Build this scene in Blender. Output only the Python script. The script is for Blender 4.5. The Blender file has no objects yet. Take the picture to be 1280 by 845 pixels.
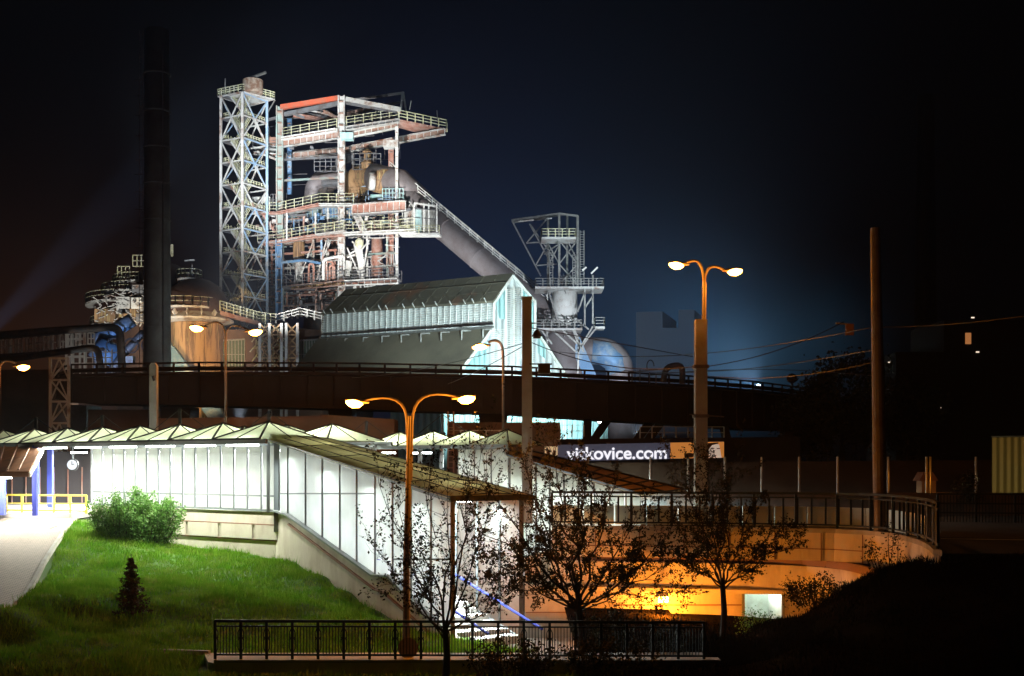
import bpy, math, random
import numpy as np
from mathutils import Vector, Matrix
random.seed(7)
R = math.radians
scene = bpy.context.scene
C = scene.collection

# ------------------------------------------------------------------ camera
F, CZ, HY = 1500.0, 2.5, 580.0
cam_d = bpy.data.cameras.new('camera'); cam = bpy.data.objects.new('camera', cam_d); C.objects.link(cam)
cam.location = (0, 0, CZ); cam.rotation_euler = (R(90), 0, 0)
cam_d.sensor_width = 36; cam_d.lens = 36*F/1280; cam_d.shift_y = (HY-422.5)/1280
cam_d.clip_start = 0.1; cam_d.clip_end = 5000
scene.camera = cam
vs = scene.view_settings
vs.view_transform = 'Standard'; vs.look = 'None'; vs.exposure = 0; vs.gamma = 1; vs.use_curve_mapping = False
cy = scene.cycles
cy.use_denoising = True; cy.max_bounces = 6; cy.diffuse_bounces = 3; cy.glossy_bounces = 2
cy.transmission_bounces = 4; cy.sample_clamp_indirect = 6; cy.caustics_reflective = False; cy.caustics_refractive = False

def P(px, py, D): return Vector(((px-640)/F*D, D, CZ-(py-HY)/F*D))
def G(px, D, z=0): return Vector(((px-640)/F*D, D, z))

# ------------------------------------------------------------------ night sky
w = bpy.data.worlds.new('World'); scene.world = w; w.use_nodes = True
nt = w.node_tree; nt.nodes.clear()
wo = nt.nodes.new('ShaderNodeOutputWorld'); bg = nt.nodes.new('ShaderNodeBackground')
tc = nt.nodes.new('ShaderNodeTexCoord')
def vm(op, *a):
    n = nt.nodes.new('ShaderNodeVectorMath'); n.operation = op
    for i, x in enumerate(a):
        if isinstance(x, bpy.types.NodeSocket): nt.links.new(x, n.inputs[i])
        elif op == 'SCALE' and i == 1: n.inputs['Scale'].default_value = x
        else: n.inputs[i].default_value = x
    return n.outputs['Value'] if op == 'DOT_PRODUCT' else n.outputs['Vector']
def mt(op, *a):
    n = nt.nodes.new('ShaderNodeMath'); n.operation = op
    for i, x in enumerate(a):
        if isinstance(x, bpy.types.NodeSocket): nt.links.new(x, n.inputs[i])
        else: n.inputs[i].default_value = x
    return n.outputs[0]
dirv = vm('NORMALIZE', tc.outputs['Generated'])
total = None
def add_light(fac, col):
    global total
    n = nt.nodes.new('ShaderNodeVectorMath'); n.operation = 'SCALE'
    n.inputs[0].default_value = col; nt.links.new(fac, n.inputs['Scale'])
    total = n.outputs[0] if total is None else vm('ADD', total, n.outputs[0])
def lobe(px, py, sig, col):
    c = Vector(((px-640)/F, 1, (HY-py)/F)).normalized()
    d = mt('MAXIMUM', vm('DOT_PRODUCT', dirv, tuple(c)), 0.0)
    add_light(mt('POWER', d, 1/sig**2), col)
one = nt.nodes.new('ShaderNodeValue'); one.outputs[0].default_value = 1.0
add_light(one.outputs[0], (.0004, .0004, .0005))
lobe(540, 240, .10, (.0006, .0012, .0060))
lobe(555, 345, .09, (.003, .005, .014))
lobe(640, 430, .08, (.002, .006, .014))
lobe(760, 420, .06, (.002, .007, .016))
lobe(880, 440, .038, (.010, .030, .056))
lobe(920, 460, .024, (.014, .036, .058))
lobe(850, 370, .04, (.002, .0045, .009))
lobe(1010, 430, .028, (.006, .016, .028))
lobe(60, 480, .10, (.006, .0022, .0014))
lobe(40, 560, .08, (.02, .007, .002))
nzw = nt.nodes.new('ShaderNodeTexNoise'); nzw.inputs['Scale'].default_value = 5; nzw.inputs['Detail'].default_value = 3
nt.links.new(dirv, nzw.inputs['Vector'])
mod = mt('ADD', mt('MULTIPLY', nzw.outputs['Fac'], 1.0), .5)
total = vm('SCALE', total, 1.0); nt.links.new(mod, total.node.inputs['Scale'])
nt.links.new(total, bg.inputs['Color']); bg.inputs['Strength'].default_value = 1.0
nt.links.new(bg.outputs[0], wo.inputs['Surface'])

# ------------------------------------------------------------------ materials
def mat(name, col, rough=.7, metal=0, col2=None, scale=1.0, thr=(.45, .6), bump=0, emit=None, es=0, spec=.3, stretch=None, col3=None):
    m = bpy.data.materials.new(name); m.use_nodes = True
    t = m.node_tree; b = t.nodes['Principled BSDF']
    b.inputs['Base Color'].default_value = (*col, 1); b.inputs['Roughness'].default_value = rough
    b.inputs['Metallic'].default_value = metal; b.inputs['Specular IOR Level'].default_value = spec
    g = t.nodes.new('ShaderNodeNewGeometry'); mp = t.nodes.new('ShaderNodeMapping')
    t.links.new(g.outputs['Position'], mp.inputs['Vector'])
    if stretch: mp.inputs['Scale'].default_value = stretch
    if col2:
        n = t.nodes.new('ShaderNodeTexNoise'); n.inputs['Scale'].default_value = scale; n.inputs['Detail'].default_value = 6
        n.inputs['Roughness'].default_value = .65
        t.links.new(mp.outputs[0], n.inputs['Vector'])
        r = t.nodes.new('ShaderNodeValToRGB'); t.links.new(n.outputs['Fac'], r.inputs['Fac'])
        e = r.color_ramp.elements
        e[0].position = thr[0]; e[0].color = (*col, 1); e[1].position = thr[1]; e[1].color = (*col2, 1)
        if col3:
            x = r.color_ramp.elements.new(min(.99, thr[1]+.08)); x.color = (*col3, 1)
        t.links.new(r.outputs[0], b.inputs['Base Color'])
    if bump:
        n2 = t.nodes.new('ShaderNodeTexNoise'); n2.inputs['Scale'].default_value = 8*scale; n2.inputs['Detail'].default_value = 5
        t.links.new(mp.outputs[0], n2.inputs['Vector'])
        bn = t.nodes.new('ShaderNodeBump'); bn.inputs['Strength'].default_value = bump; bn.inputs['Distance'].default_value = .05
        t.links.new(n2.outputs['Fac'], bn.inputs['Height']); t.links.new(bn.outputs[0], b.inputs['Normal'])
    if emit:
        b.inputs['Emission Color'].default_value = (*emit, 1); b.inputs['Emission Strength'].default_value = es
    return m
M = {}
M['pale'] = mat('weathered_pale_steel', (.55, .56, .55), .55, .1, (.33, .25, .21), .5, (.5, .62), .2, col3=(.30, .13, .08))
M['greensteel'] = mat('green_grey_steel', (.30, .40, .38), .55, .1, (.36, .24, .20), .4, (.45, .62), .2)
M['bluesteel'] = mat('blue_painted_steel', (.12, .25, .44), .5, .1, (.30, .38, .46), .5, (.48, .62), .2)
M['darkrust'] = mat('dark_rust', (.20, .11, .07), .8, 0, (.38, .32, .26), .9, (.42, .6), .4)
M['paleblue'] = mat('pale_blue_steel', (.28, .42, .60), .5, .1, (.45, .48, .50), .5, (.48, .62), .2)
M['rust'] = mat('rusted_steel', (.34, .19, .14), .8, 0, (.42, .34, .30), .6, (.42, .6), .3, col3=(.20, .09, .06))
M['pink'] = mat('faded_red_paint', (.50, .33, .28), .7, 0, (.40, .17, .12), .5, (.42, .6), .2, col3=(.50, .42, .38))
M['red'] = mat('red_oxide_paint', (.60, .12, .06), .7, 0, (.45, .16, .10), .5, (.45, .62), .2)
M['yellow'] = mat('yellow_rail_paint', (.52, .52, .32), .5, 0, (.58, .58, .48), 1.5, (.45, .6))
M['white'] = mat('white_sheet', (.72, .74, .72), .6, 0, (.5, .46, .42), .8, (.5, .7))
M['cyan'] = mat('cyan_sheet', (.35, .62, .64), .5, 0, (.55, .68, .68), .6, (.4, .65), stretch=(1, 1, .2))
M['darksteel'] = mat('dark_steel', (.06, .065, .07), .6, .1, (.12, .09, .075), .7, (.45, .6), .2)
M['greysteel'] = mat('grey_steel', (.22, .23, .25), .5, .3, (.15, .13, .12), .6, (.45, .65), .15)
M['concrete'] = mat('concrete', (.34, .33, .30), .85, 0, (.25, .23, .20), .7, (.4, .65), .2)
M['creamwall'] = mat('cream_render', (.60, .55, .47), .85, 0, (.42, .36, .29), .9, (.42, .7), .12, stretch=(1, 1, .45))
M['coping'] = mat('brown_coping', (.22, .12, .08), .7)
M['underpass'] = mat('underpass_render', (.52, .46, .38), .8, 0, (.34, .28, .21), .9, (.45, .72), .15, stretch=(1, 1, .35))
M['asphalt'] = mat('asphalt', (.05, .05, .05), .8, 0, (.035, .035, .035), 1.5, (.4, .6), .3)
M['brownwall'] = mat('brown_wall', (.16, .10, .07), .85, 0, (.11, .075, .055), .4, (.4, .65), .1)
M['viaduct'] = mat('dark_viaduct', (.03, .02, .016), .8, 0, (.02, .014, .011), .3, (.4, .65), .15)
M['black'] = mat('black_paint', (.025, .027, .03), .45)
M['railing'] = mat('dark_green_railing', (.022, .032, .034), .65, 0, spec=.15)
M['galv'] = mat('galvanised_steel', (.38, .39, .38), .4, .7, (.28, .28, .27), 2, (.4, .6))
M['lamppole'] = mat('lamp_pole_paint', (.16, .14, .12), .6, .1, (.11, .08, .06), 1.5, (.5, .65))
M['bluepost'] = mat('blue_post', (.06, .08, .42), .4)
M['yellowrail'] = mat('bright_yellow_rail', (.75, .62, .10), .45)
M['frame'] = mat('grey_window_frame', (.20, .22, .23), .4, .3)
M['bark'] = mat('bark', (.035, .026, .02), .9, 0, (.02, .016, .013), 6, (.4, .6), .3)
M['leaf'] = mat('tree_leaf', (.04, .04, .02), .8, 0, (.025, .028, .014), 3, (.4, .6), spec=.05)
M['bushleaf'] = mat('bush_leaf', (.05, .14, .02), .6, 0, (.10, .20, .035), 2.5, (.4, .6))
M['fir'] = mat('fir_needles', (.035, .028, .016), .7, 0, (.05, .03, .02), 3, (.4, .6))
M['glassdark'] = mat('dark_glass', (.06, .08, .08), .15)
M['stone'] = mat('floor_stone', (.5, .49, .46), .6, 0, (.42, .41, .38), .8, (.4, .6))
M['tank'] = mat('tank_rust', (.40, .25, .13), .6, 0, (.13, .075, .05), .8, (.46, .54), .15, stretch=(1.3, 1.3, .09), col3=(.46, .36, .16))
M['dome'] = mat('dome_rust', (.08, .05, .042), .7, 0, (.055, .035, .03), .4, (.4, .6), .15)
M['chimney'] = mat('chimney_steel', (.12, .125, .12), .6, 0, (.08, .075, .07), .4, (.4, .65), .1)
M['pipegrey'] = mat('pipe_plating', (.26, .24, .25), .5, .2, (.18, .15, .15), .25, (.4, .65), .1)
M['roof'] = mat('shed_roof', (.17, .155, .115), .85, 0, (.12, .11, .085), .12, (.4, .6), .2, col3=(.20, .11, .07))
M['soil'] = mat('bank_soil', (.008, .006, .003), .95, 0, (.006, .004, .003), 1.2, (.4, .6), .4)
def emis(name, col, s):
    m = bpy.data.materials.new(name); m.use_nodes = True; t = m.node_tree; t.nodes.clear()
    e = t.nodes.new('ShaderNodeEmission'); e.inputs[0].default_value = (*col, 1); e.inputs[1].default_value = s
    o = t.nodes.new('ShaderNodeOutputMaterial'); t.links.new(e.outputs[0], o.inputs[0]); return m
M['sodium'] = emis('sodium_bulb', (1, .36, .05), 60)
M['tube'] = emis('fluorescent_tube', (.92, 1, .95), 25)
M['flood'] = emis('floodlight_lens', (.85, .93, 1), 60)
M['warmwin'] = emis('lit_window', (1, .38, .12), .35)
M['greenroom'] = emis('pale_lit_panel', (.62, .78, .55), .8)

def frosted(name, col, tr=.94, stretch=False):
    m = bpy.data.materials.new(name); m.use_nodes = True; t = m.node_tree; t.nodes.clear()
    a = t.nodes.new('ShaderNodeBsdfTranslucent'); a.inputs[0].default_value = (*col, 1)
    d = t.nodes.new('ShaderNodeBsdfDiffuse'); d.inputs[0].default_value = (*[c*.7 for c in col], 1)
    x = t.nodes.new('ShaderNodeMixShader'); x.inputs[0].default_value = tr
    n = t.nodes.new('ShaderNodeTexNoise'); n.inputs['Scale'].default_value = .6; n.inputs['Detail'].default_value = 4
    g = t.nodes.new('ShaderNodeNewGeometry'); t.links.new(g.outputs['Position'], n.inputs['Vector'])
    r = t.nodes.new('ShaderNodeValToRGB'); r.color_ramp.elements[0].color = (*[c*.72 for c in col], 1); r.color_ramp.elements[1].color = (*col, 1)
    r.color_ramp.elements[0].position = .3; r.color_ramp.elements[1].position = .7
    t.links.new(n.outputs['Fac'], r.inputs[0]); t.links.new(r.outputs[0], a.inputs[0])
    t.links.new(d.outputs[0], x.inputs[1]); t.links.new(a.outputs[0], x.inputs[2])
    o = t.nodes.new('ShaderNodeOutputMaterial'); t.links.new(x.outputs[0], o.inputs[0]); return m
M['frost'] = frosted('frosted_glass', (.92, .93, .91))
M['membrane'] = frosted('canopy_membrane', (.62, .66, .44), .75)
M['canopy'] = frosted('sheet_canopy', (.62, .58, .38), .7)

def corrug(name, col, col2, step, axis='H', depth=.06, rough=.5, band=None):
    """profiled metal sheeting, ribs by bump; step in metres"""
    m = mat(name, col, rough, .1, col2, .5, (.42, .65), 0, stretch=(1, 1, .3))
    t = m.node_tree; b = t.nodes['Principled BSDF']
    g = t.nodes.new('ShaderNodeNewGeometry'); s = t.nodes.new('ShaderNodeSeparateXYZ'); t.links.new(g.outputs['Position'], s.inputs[0])
    mm = t.nodes.new('ShaderNodeMath'); mm.operation = 'MULTIPLY'; mm.inputs[1].default_value = 2*math.pi/step
    t.links.new(s.outputs['Z' if axis == 'H' else 'X'], mm.inputs[0])
    si = t.nodes.new('ShaderNodeMath'); si.operation = 'SINE'; t.links.new(mm.outputs[0], si.inputs[0])
    bn = t.nodes.new('ShaderNodeBump'); bn.inputs['Distance'].default_value = depth; bn.inputs['Strength'].default_value = .9
    t.links.new(si.outputs[0], bn.inputs['Height']); t.links.new(bn.outputs[0], b.inputs['Normal'])
    return m
M['corrwhite'] = corrug('white_profiled_sheet', (.62, .66, .66), (.5, .56, .58), .9, 'X', .12)
M['corrcyan'] = corrug('cyan_profiled_sheet', (.30, .55, .56), (.40, .60, .62), .7, 'X', .1)
M['corryellow'] = corrug('yellow_profiled_sheet', (.50, .40, .16), (.42, .33, .14), .45, 'X', .05)

# paving: small bricks
mb_ = mat('brick_paving', (.40, .32, .26), .8)
t = mb_.node_tree; br = t.nodes.new('ShaderNodeTexBrick'); g = t.nodes.new('ShaderNodeNewGeometry')
t.links.new(g.outputs['Position'], br.inputs['Vector']); br.inputs['Scale'].default_value = 2.2
br.inputs['Color1'].default_value = (.42, .33, .27, 1); br.inputs['Color2'].default_value = (.34, .27, .22, 1); br.inputs['Mortar'].default_value = (.08, .07, .06, 1)
br.inputs['Mortar Size'].default_value = .05
t.links.new(br.outputs['Color'], t.nodes['Principled BSDF'].inputs['Base Color'])
M['paving'] = mb_

# ------------------------------------------------------------------ mesh builder
class MB:
    def __init__(s): s.v = []; s.f = []
    def raw(s, vs_, fs):
        o = len(s.v); s.v += [tuple(x) for x in vs_]; s.f += [tuple(i+o for i in f) for f in fs]; return s
    def hexa(s, c):
        return s.raw(c, [(0,3,2,1),(4,5,6,7),(0,1,5,4),(1,2,6,5),(2,3,7,6),(3,0,4,7)])
    def box(s, c, sx, sy, sz, rz=0):
        c = Vector(c); ca, sa = math.cos(rz), math.sin(rz); out = []
        for z in (-1, 1):
            for x, y in ((-1,-1),(1,-1),(1,1),(-1,1)):
                X, Y = x*sx/2, y*sy/2
                out.append((c.x+X*ca-Y*sa, c.y+X*sa+Y*ca, c.z+z*sz/2))
        return s.hexa(out)
    def beam(s, p, q, w, h=None):
        h = h or w; p = Vector(p); q = Vector(q); d = (q-p)
        if d.length < 1e-5: return s
        d.normalize(); up = Vector((0,0,1)) if abs(d.z) < .95 else Vector((0,1,0))
        a = d.cross(up).normalized()*w/2; b = a.cross(d).normalized()*h/2
        return s.hexa([p-a-b, p+a-b, p+a+b, p-a+b, q-a-b, q+a-b, q+a+b, q-a+b])
    def tube(s, pts, r, n=8, caps=True):
        pts = [Vector(p) for p in pts]; k = len(pts); rs = r if isinstance(r, (list, tuple)) else [r]*k
        o = len(s.v); ref = None
        for i, p in enumerate(pts):
            d = (pts[min(i+1, k-1)]-pts[max(i-1, 0)]).normalized()
            if ref is None: ref = Vector((0,0,1)) if abs(d.z) < .9 else Vector((0,1,0))
            a = d.cross(ref).normalized(); b = a.cross(d).normalized(); ref = b if abs(d.z) < .999 else ref
            ref = b
            for j in range(n):
                t_ = 2*math.pi*j/n; s.v.append(tuple(p+(a*math.cos(t_)+b*math.sin(t_))*rs[i]))
        for i in range(k-1):
            for j in range(n):
                j2 = (j+1) % n; s.f.append((o+i*n+j, o+i*n+j2, o+(i+1)*n+j2, o+(i+1)*n+j))
        if caps: s.f.append(tuple(o+j for j in range(n))[::-1]); s.f.append(tuple(o+(k-1)*n+j for j in range(n)))
        return s
    def lathe(s, c, prof, n=28):
        c = Vector(c); o = len(s.v); k = len(prof)
        for r, z in prof:
            for j in range(n):
                t_ = 2*math.pi*j/n; s.v.append((c.x+r*math.cos(t_), c.y+r*math.sin(t_), c.z+z))
        for i in range(k-1):
            for j in range(n):
                j2 = (j+1) % n; s.f.append((o+i*n+j, o+i*n+j2, o+(i+1)*n+j2, o+(i+1)*n+j))
        s.f.append(tuple(o+j for j in range(n))[::-1]); s.f.append(tuple(o+(k-1)*n+j for j in range(n)))
        return s
    def slab(s, poly, off):
        """prism: polygon poly extruded by vector off"""
        off = Vector(off); n = len(poly); o = len(s.v)
        s.v += [tuple(p) for p in poly]+[tuple(Vector(p)+off) for p in poly]
        s.f.append(tuple(o+i for i in range(n))); s.f.append(tuple(o+n+i for i in range(n))[::-1])
        for i in range(n):
            j = (i+1) % n; s.f.append((o+i, o+n+i, o+n+j, o+j))
        return s
    def rail(s, pts, h=1.1, step=1.6, r=.035, rails=3, rp=None):
        pts = [Vector(p) for p in pts]; rp = rp or r*1.2; up = Vector((0,0,h))
        for a, b in zip(pts[:-1], pts[1:]):
            n = max(1, round((b-a).length/step))
            for i in range(n+1):
                p = a.lerp(b, i/n); s.beam(p, p+up, rp*2)
            for k in range(rails):
                o = Vector((0,0,h*(1-k/rails))); s.beam(a+o, b+o, r*2)
        return s
    def lattice(s, p0, p1, q0, q1, n, w, cross=False, hor=True):
        """bracing between two chords p0-p1 and q0-q1"""
        p0, p1, q0, q1 = map(Vector, (p0, p1, q0, q1))
        for i in range(n):
            a, b = p0.lerp(p1, i/n), p0.lerp(p1, (i+1)/n); c, d = q0.lerp(q1, i/n), q0.lerp(q1, (i+1)/n)
            if cross: s.beam(a, d, w); s.beam(c, b, w)
            elif i % 2: s.beam(a, d, w)
            else: s.beam(c, b, w)
            if hor: s.beam(b, d, w)
        return s
    def build(s, name, m, parent=None, smooth=False):
        me = bpy.data.meshes.new(name); me.from_pydata(s.v, [], s.f)
        me.materials.append(M[m] if isinstance(m, str) else m)
        if smooth: me.polygons.foreach_set('use_smooth', [True]*len(me.polygons))
        me.update(); o = bpy.data.objects.new(name, me); C.objects.link(o)
        if parent: attach(o, parent)
        return o
def attach(o, p):
    o.parent = p
    loc = p.location.copy(); q = p.parent
    if p.type == 'EMPTY': o.matrix_parent_inverse = Matrix.Translation(-loc)
def thing(name, label, cat, loc=(0,0,0), group=None):
    o = bpy.data.objects.new(name, None); C.objects.link(o); o.location = loc
    o.empty_display_size = .3; return tag(o, label, cat, group)
def tag(o, label, cat, group=None):
    o['label'] = label; o['category'] = cat
    if group: o['group'] = group
    return o
def struct(o, label=None):
    o['kind'] = 'structure'
    if label: o['label'] = label
    return o
def dup(root, loc, label):
    r = root.copy(); C.objects.link(r); r.location = loc; r['label'] = label
    for ch in list(root.children):
        c = ch.copy(); C.objects.link(c); c.parent = r
        for g_ in ch.children:
            d = g_.copy(); C.objects.link(d); d.parent = c
    return r
def pipe(m, pts, r, n=10):
    """tube with rounded corners"""
    pts = [Vector(p) for p in pts]; out = [pts[0]]
    for i in range(1, len(pts)-1):
        a, b, c = pts[i-1], pts[i], pts[i+1]
        k = min((a-b).length, (c-b).length)*.45; k = min(k, r*3)
        p, q = b+(a-b).normalized()*k, b+(c-b).normalized()*k
        for j in range(5):
            t_ = j/4; out.append((p*(1-t_)**2)+b*(2*t_*(1-t_))+q*t_*t_)
    out.append(pts[-1]); return m.tube(out, r, n)
def light(kind, name, loc, col, power, target=None, size=.3, angle=60, parent=None, blend=.5, sx=None, sy=None):
    l = bpy.data.lights.new(name, kind); l.color = col; l.energy = power
    if kind == 'SPOT': l.spot_size = R(angle); l.spot_blend = blend; l.shadow_soft_size = size
    elif kind == 'POINT': l.shadow_soft_size = size
    else: l.shape = 'RECTANGLE'; l.size = sx; l.size_y = sy
    o = bpy.data.objects.new(name, l); C.objects.link(o); o.location = loc
    if target is not None: o.rotation_euler = (Vector(target)-Vector(loc)).to_track_quat('-Z', 'Y').to_euler()
    if parent: attach(o, parent)
    return o
def flood(loc, target, L, col=(1,1,1), angle=50, name='floodlight', size=.4, blend=.6):
    r = (Vector(target)-Vector(loc)).length
    return light('SPOT', name, loc, col, 39.5*r*r*L, target, size, angle, blend=blend)

SOD = (1, .29, .02)
COOL = (.86, .94, 1)

# ================================================================== GROUND
# main ground sheet, one piece to the horizon, sinking under the lawn and the underpass
gm = MB(); gm.raw([(-500,62,-.35),(500,62,-.35),(500,700,-.35),(-500,700,-.35)], [(0,1,2,3)])
struct(gm.build('ground', 'asphalt'), 'dark works yard ground behind the station')

ctrl = [(-60,646,64,),(0,650,61),(60,651,60.5),(95,652,60),(160,668,58.5),(230,683,59.6),(290,689,57.4),(350,702,53.6),(400,717,51.2),(440,737,49.4),(480,760,47.4),(515,778,45.4),(548,796,43.4),
        (30,742,40),(-40,760,36),(100,742,42),(180,735,44),(260,742,43.5),(340,752,43),(420,772,41.5),(150,792,37),(60,800,34),(0,800,33),(270,812,36),(360,812,37),(470,812,37.5),(540,812,38)]
cps = np.array([tuple(P(*c)) for c in ctrl])
extra = [(x, y, -3.25) for x in (-26,-18,-10,-4,1,6) for y in (22, 28)] + [(x, 33.5, -3.15) for x in (-14,-8,-2,2,6)] + [(4,38,-3.9),(6,42,-4.4),(2,41,-4.2)]
cps = np.vstack([cps, np.array(extra)])
def hz(x, y):
    x = np.asarray(x, float); y = np.asarray(y, float)
    d2 = (x[..., None]-cps[:,0])**2+(y[..., None]-cps[:,1])**2+.6
    wt = 1/d2**1.9
    return (wt*cps[:,2]).sum(-1)/wt.sum(-1)
# front side of the station wall in plan: lawn stops there
R0 = G(345, 55); L0 = Vector((-29.7, 69.7, 0)); E0 = G(566, 42)
wd = (L0-R0).normalized(); wb = Vector((-wd.y, wd.x, 0)); wb = wb if wb.y > 0 else -wb
sd = (E0-R0).normalized(); sb = Vector((-sd.y, sd.x, 0)); sb = sb if sb.y > 0 else -sb
def behind(x, y):
    if x < R0.x: return (Vector((x,y,0))-R0).dot(wb) > .15
    return (Vector((x,y,0))-R0).dot(sb) > .15
_pe = [P(93,650,60.2), P(80,664,57), P(66,684,52), P(52,706,47), P(41,728,43), P(30,745,40), P(8,762,37.2)][::-1]
_py = [p.y for p in _pe]; _px = [p.x for p in _pe]
xs = np.arange(-42, 10, .5); ys = np.arange(18, 66, .5)
XX, YY = np.meshgrid(xs, ys); ZZ = hz(XX, YY)
lv = []; lf = []; nx = len(xs)
for j in range(len(ys)):
    for i in range(nx): lv.append((XX[j,i], YY[j,i], ZZ[j,i]+random.uniform(-.03,.03)))
for j in range(len(ys)-1):
    for i in range(nx-1):
        cx, cy_ = xs[i]+.25, ys[j]+.25
        if cy_ > 37 and cx < np.interp(cy_, _py, _px)-.5: continue
        if not behind(cx-.4, cy_-.4): lf.append((j*nx+i, j*nx+i+1, (j+1)*nx+i+1, (j+1)*nx+i))
M['lawnsoil'] = mat('lawn_soil', (.04, .10, .012), .95, 0, (.06, .10, .02), .5, (.45, .65), .4)
lm = MB(); lm.raw(lv, lf); struct(lm.build('lawn', 'lawnsoil', smooth=True), 'grassy slope falling from the station to the footpath')

# brick path at left, running down toward the camera
pl = [P(-30,646,60.5), P(93,649,60.2), P(72,672,55), P(56,700,47.5), P(40,735,40), P(20,752,37)]
pr_ = [P(-260,646,60.5), P(-200,660,55), P(-200,680,50), P(-190,735,40), P(-170,760,36)]
pm = MB()
path_e = [P(93,650,60.2), P(80,664,57), P(66,684,52), P(52,706,47), P(41,728,43), P(30,745,40), P(8,762,37.2), P(-30,775,35)]
path_w = [Vector((e.x-9, e.y-.3, e.z-.02)) for e in path_e]
for i in range(len(path_e)-1):
    a, b = path_e[i], path_e[i+1]; c, d = path_w[i], path_w[i+1]; u = Vector((0,0,.10))
    pm.raw([a+u, b+u, d+u, c+u], [(0,1,2,3)])
struct(pm.build('brick_path', 'paving'), 'brick paved path at the left of the lawn')
km = MB()
for a, b in zip(path_e[:-1], path_e[1:]): km.beam(a+Vector((.08,0,.06)), b+Vector((.08,0,.06)), .14, .2)
struct(km.build('kerb', 'concrete'), 'pale kerb edging the brick path')
cm = MB(); cm.slab([(-42,62.5,0.02), (-21,62.5-1,0.02), (-21.8,64,0.02), (-10,56,0.02), (-6,60,.02), (6,64,.02), (6,84,.02), (-50,84,.02)][0:0] or [(-45,60.3,.02), (-22.2,60.3,.02), (-22.2,64.2,.02), (-10.9,55.4,.02), (-5.5,60,.02), (8,62,.02), (8,82,.02), (-45,82,.02)], (0,0,-.3))
struct(cm.build('pavement', 'stone'), 'paved station concourse')

# ================================================================== STATION
ZE = 3.52
def panelwall(root, a, b, zb0, zb1, zt0, zt1, n, off=Vector((0,0,0)), mid=None, m='frost', th=.05, every_post=True):
    """glazed wall from a to b; bottoms zb0->zb1, tops zt0->zt1"""
    a = Vector(a)+off; b = Vector(b)+off; d = (b-a).normalized(); nrm = Vector((-d.y, d.x, 0))*th
    def pt(t_, k):
        p = a.lerp(b, t_); z0 = zb0+(zb1-zb0)*t_; z1 = zt0+(zt1-zt0)*t_
        return Vector((p.x, p.y, z0+(z1-z0)*k))
    for i in range(n):
        t0, t1 = i/n+.004, (i+1)/n-.004
        MB().slab([pt(t0,.0), pt(t1,.0), pt(t1,1), pt(t0,1)], nrm).build('glass_panel', m, root)
    for i in range(n+1):
        MB().beam(pt(i/n,0)-nrm*.6, pt(i/n,1)-nrm*.6, .07, .12).build('mullion', 'frame', root)
    f = MB(); f.beam(pt(0,0), pt(1,0), .14, .1); f.beam(pt(0,1), pt(1,1), .14, .12)
    if mid:
        for k in mid: f.beam(pt(0,k)-nrm, pt(1,k)-nrm, .07, .07)
    f.build('window_rail', 'frame', root)

st = thing('station_pavilion', 'long glowing white glazed station hall with a row of pointed canopy roofs', 'station building', (R0.x, R0.y, 0))
tG = .70   # glazed part of the front starts here going right
Lg = R0.lerp(L0, .613)
panelwall(st, Lg, R0, .36, .36, ZE-.12, ZE-.12, 15, mid=(.22,))
panelwall(st, Lg+wb*6.5, R0+wb*6.5, .36, .36, ZE-.12, ZE-.12, 12)
MB().beam(R0+Vector((.05,-.1,-.6)), R0+Vector((.05,-.1,ZE)), .22).build('corner_post', 'frame', st)
MB().beam(R0+Vector((-.35,-.0,.3)), R0+Vector((-.35,-.0,ZE)), .14).build('corner_post', 'frame', st)
e = MB(); e.beam(L0-wb*1.1+Vector((0,0,ZE)), R0-wb*1.1+Vector((.5,-.4,ZE)), .14, .2)
e.beam(L0+wb*7+Vector((0,0,ZE)), R0+wb*7+Vector((.5,-.4,ZE)), .14, .2); e.build('eave_beam', 'frame', st)
# canopy of pyramids
npy = 8; Ltot = (L0-R0).length+3
for row in range(2):
    for i in range(npy):
        w_ = Ltot/npy
        for jj in range(1):
            a = R0+wd*(w_*i-.3)+wb*(-1.2+4.1*row); b = a+wd*w_; c = b+wb*3.9; d = a+wb*3.9
            ap = (a+b+c+d)/4+Vector((0,0,ZE+.95)); z = Vector((0,0,ZE+.12))
            mm = MB(); mm.raw([a+z, b+z, c+z, d+z, ap], [(0,1,4),(1,2,4),(2,3,4),(3,0,4)])
            pyr = mm.build('roof_pyramid', 'membrane', st)
            r_ = MB()
            for q in (a, b, c, d): r_.beam(q+z+Vector((0,0,.03)), ap+Vector((0,0,.05)), .07)
            for q0, q1 in ((a,b),(b,c),(c,d),(d,a)): r_.beam((q0+q1)/2+z+Vector((0,0,.02)), ap+Vector((0,0,.03)), .04)
            r_.beam(a+z, b+z, .08); r_.build('rib', 'black', pyr)
# inner lamps
for k in range(9):
    p = R0+wd*(1.4+2.45*k)+wb*(3.2)+Vector((0,0,ZE-.35))
    MB().beam(p-wd*.75, p+wd*.75, .12, .08).build('tube_lamp', 'tube', st)
for k in range(3):
    p = R0+wd*(3+5.0*k)+wb*3.2+Vector((0,0,ZE-.5))
    light('AREA', 'tube_light', p, (.93,1,.96), 7500, p-Vector((0,0,1)), sx=4.2, sy=1.5, parent=st)
    light('AREA', 'tube_light', p+Vector((0,0,.0)), (.95,1,.85), 520, p+Vector((0,0,1)), sx=4.2, sy=1.5, parent=st)
p = R0+wd*19.5+wb*3+Vector((0,0,ZE-.5))
light('AREA', 'tube_light', p, (.97,1,.93), 3200, p-Vector((0,0,1)), sx=6, sy=2, parent=st)
light('AREA', 'tube_light', p, (.95,1,.85), 300, p+Vector((0,0,1)), sx=6, sy=2, parent=st)
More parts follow.
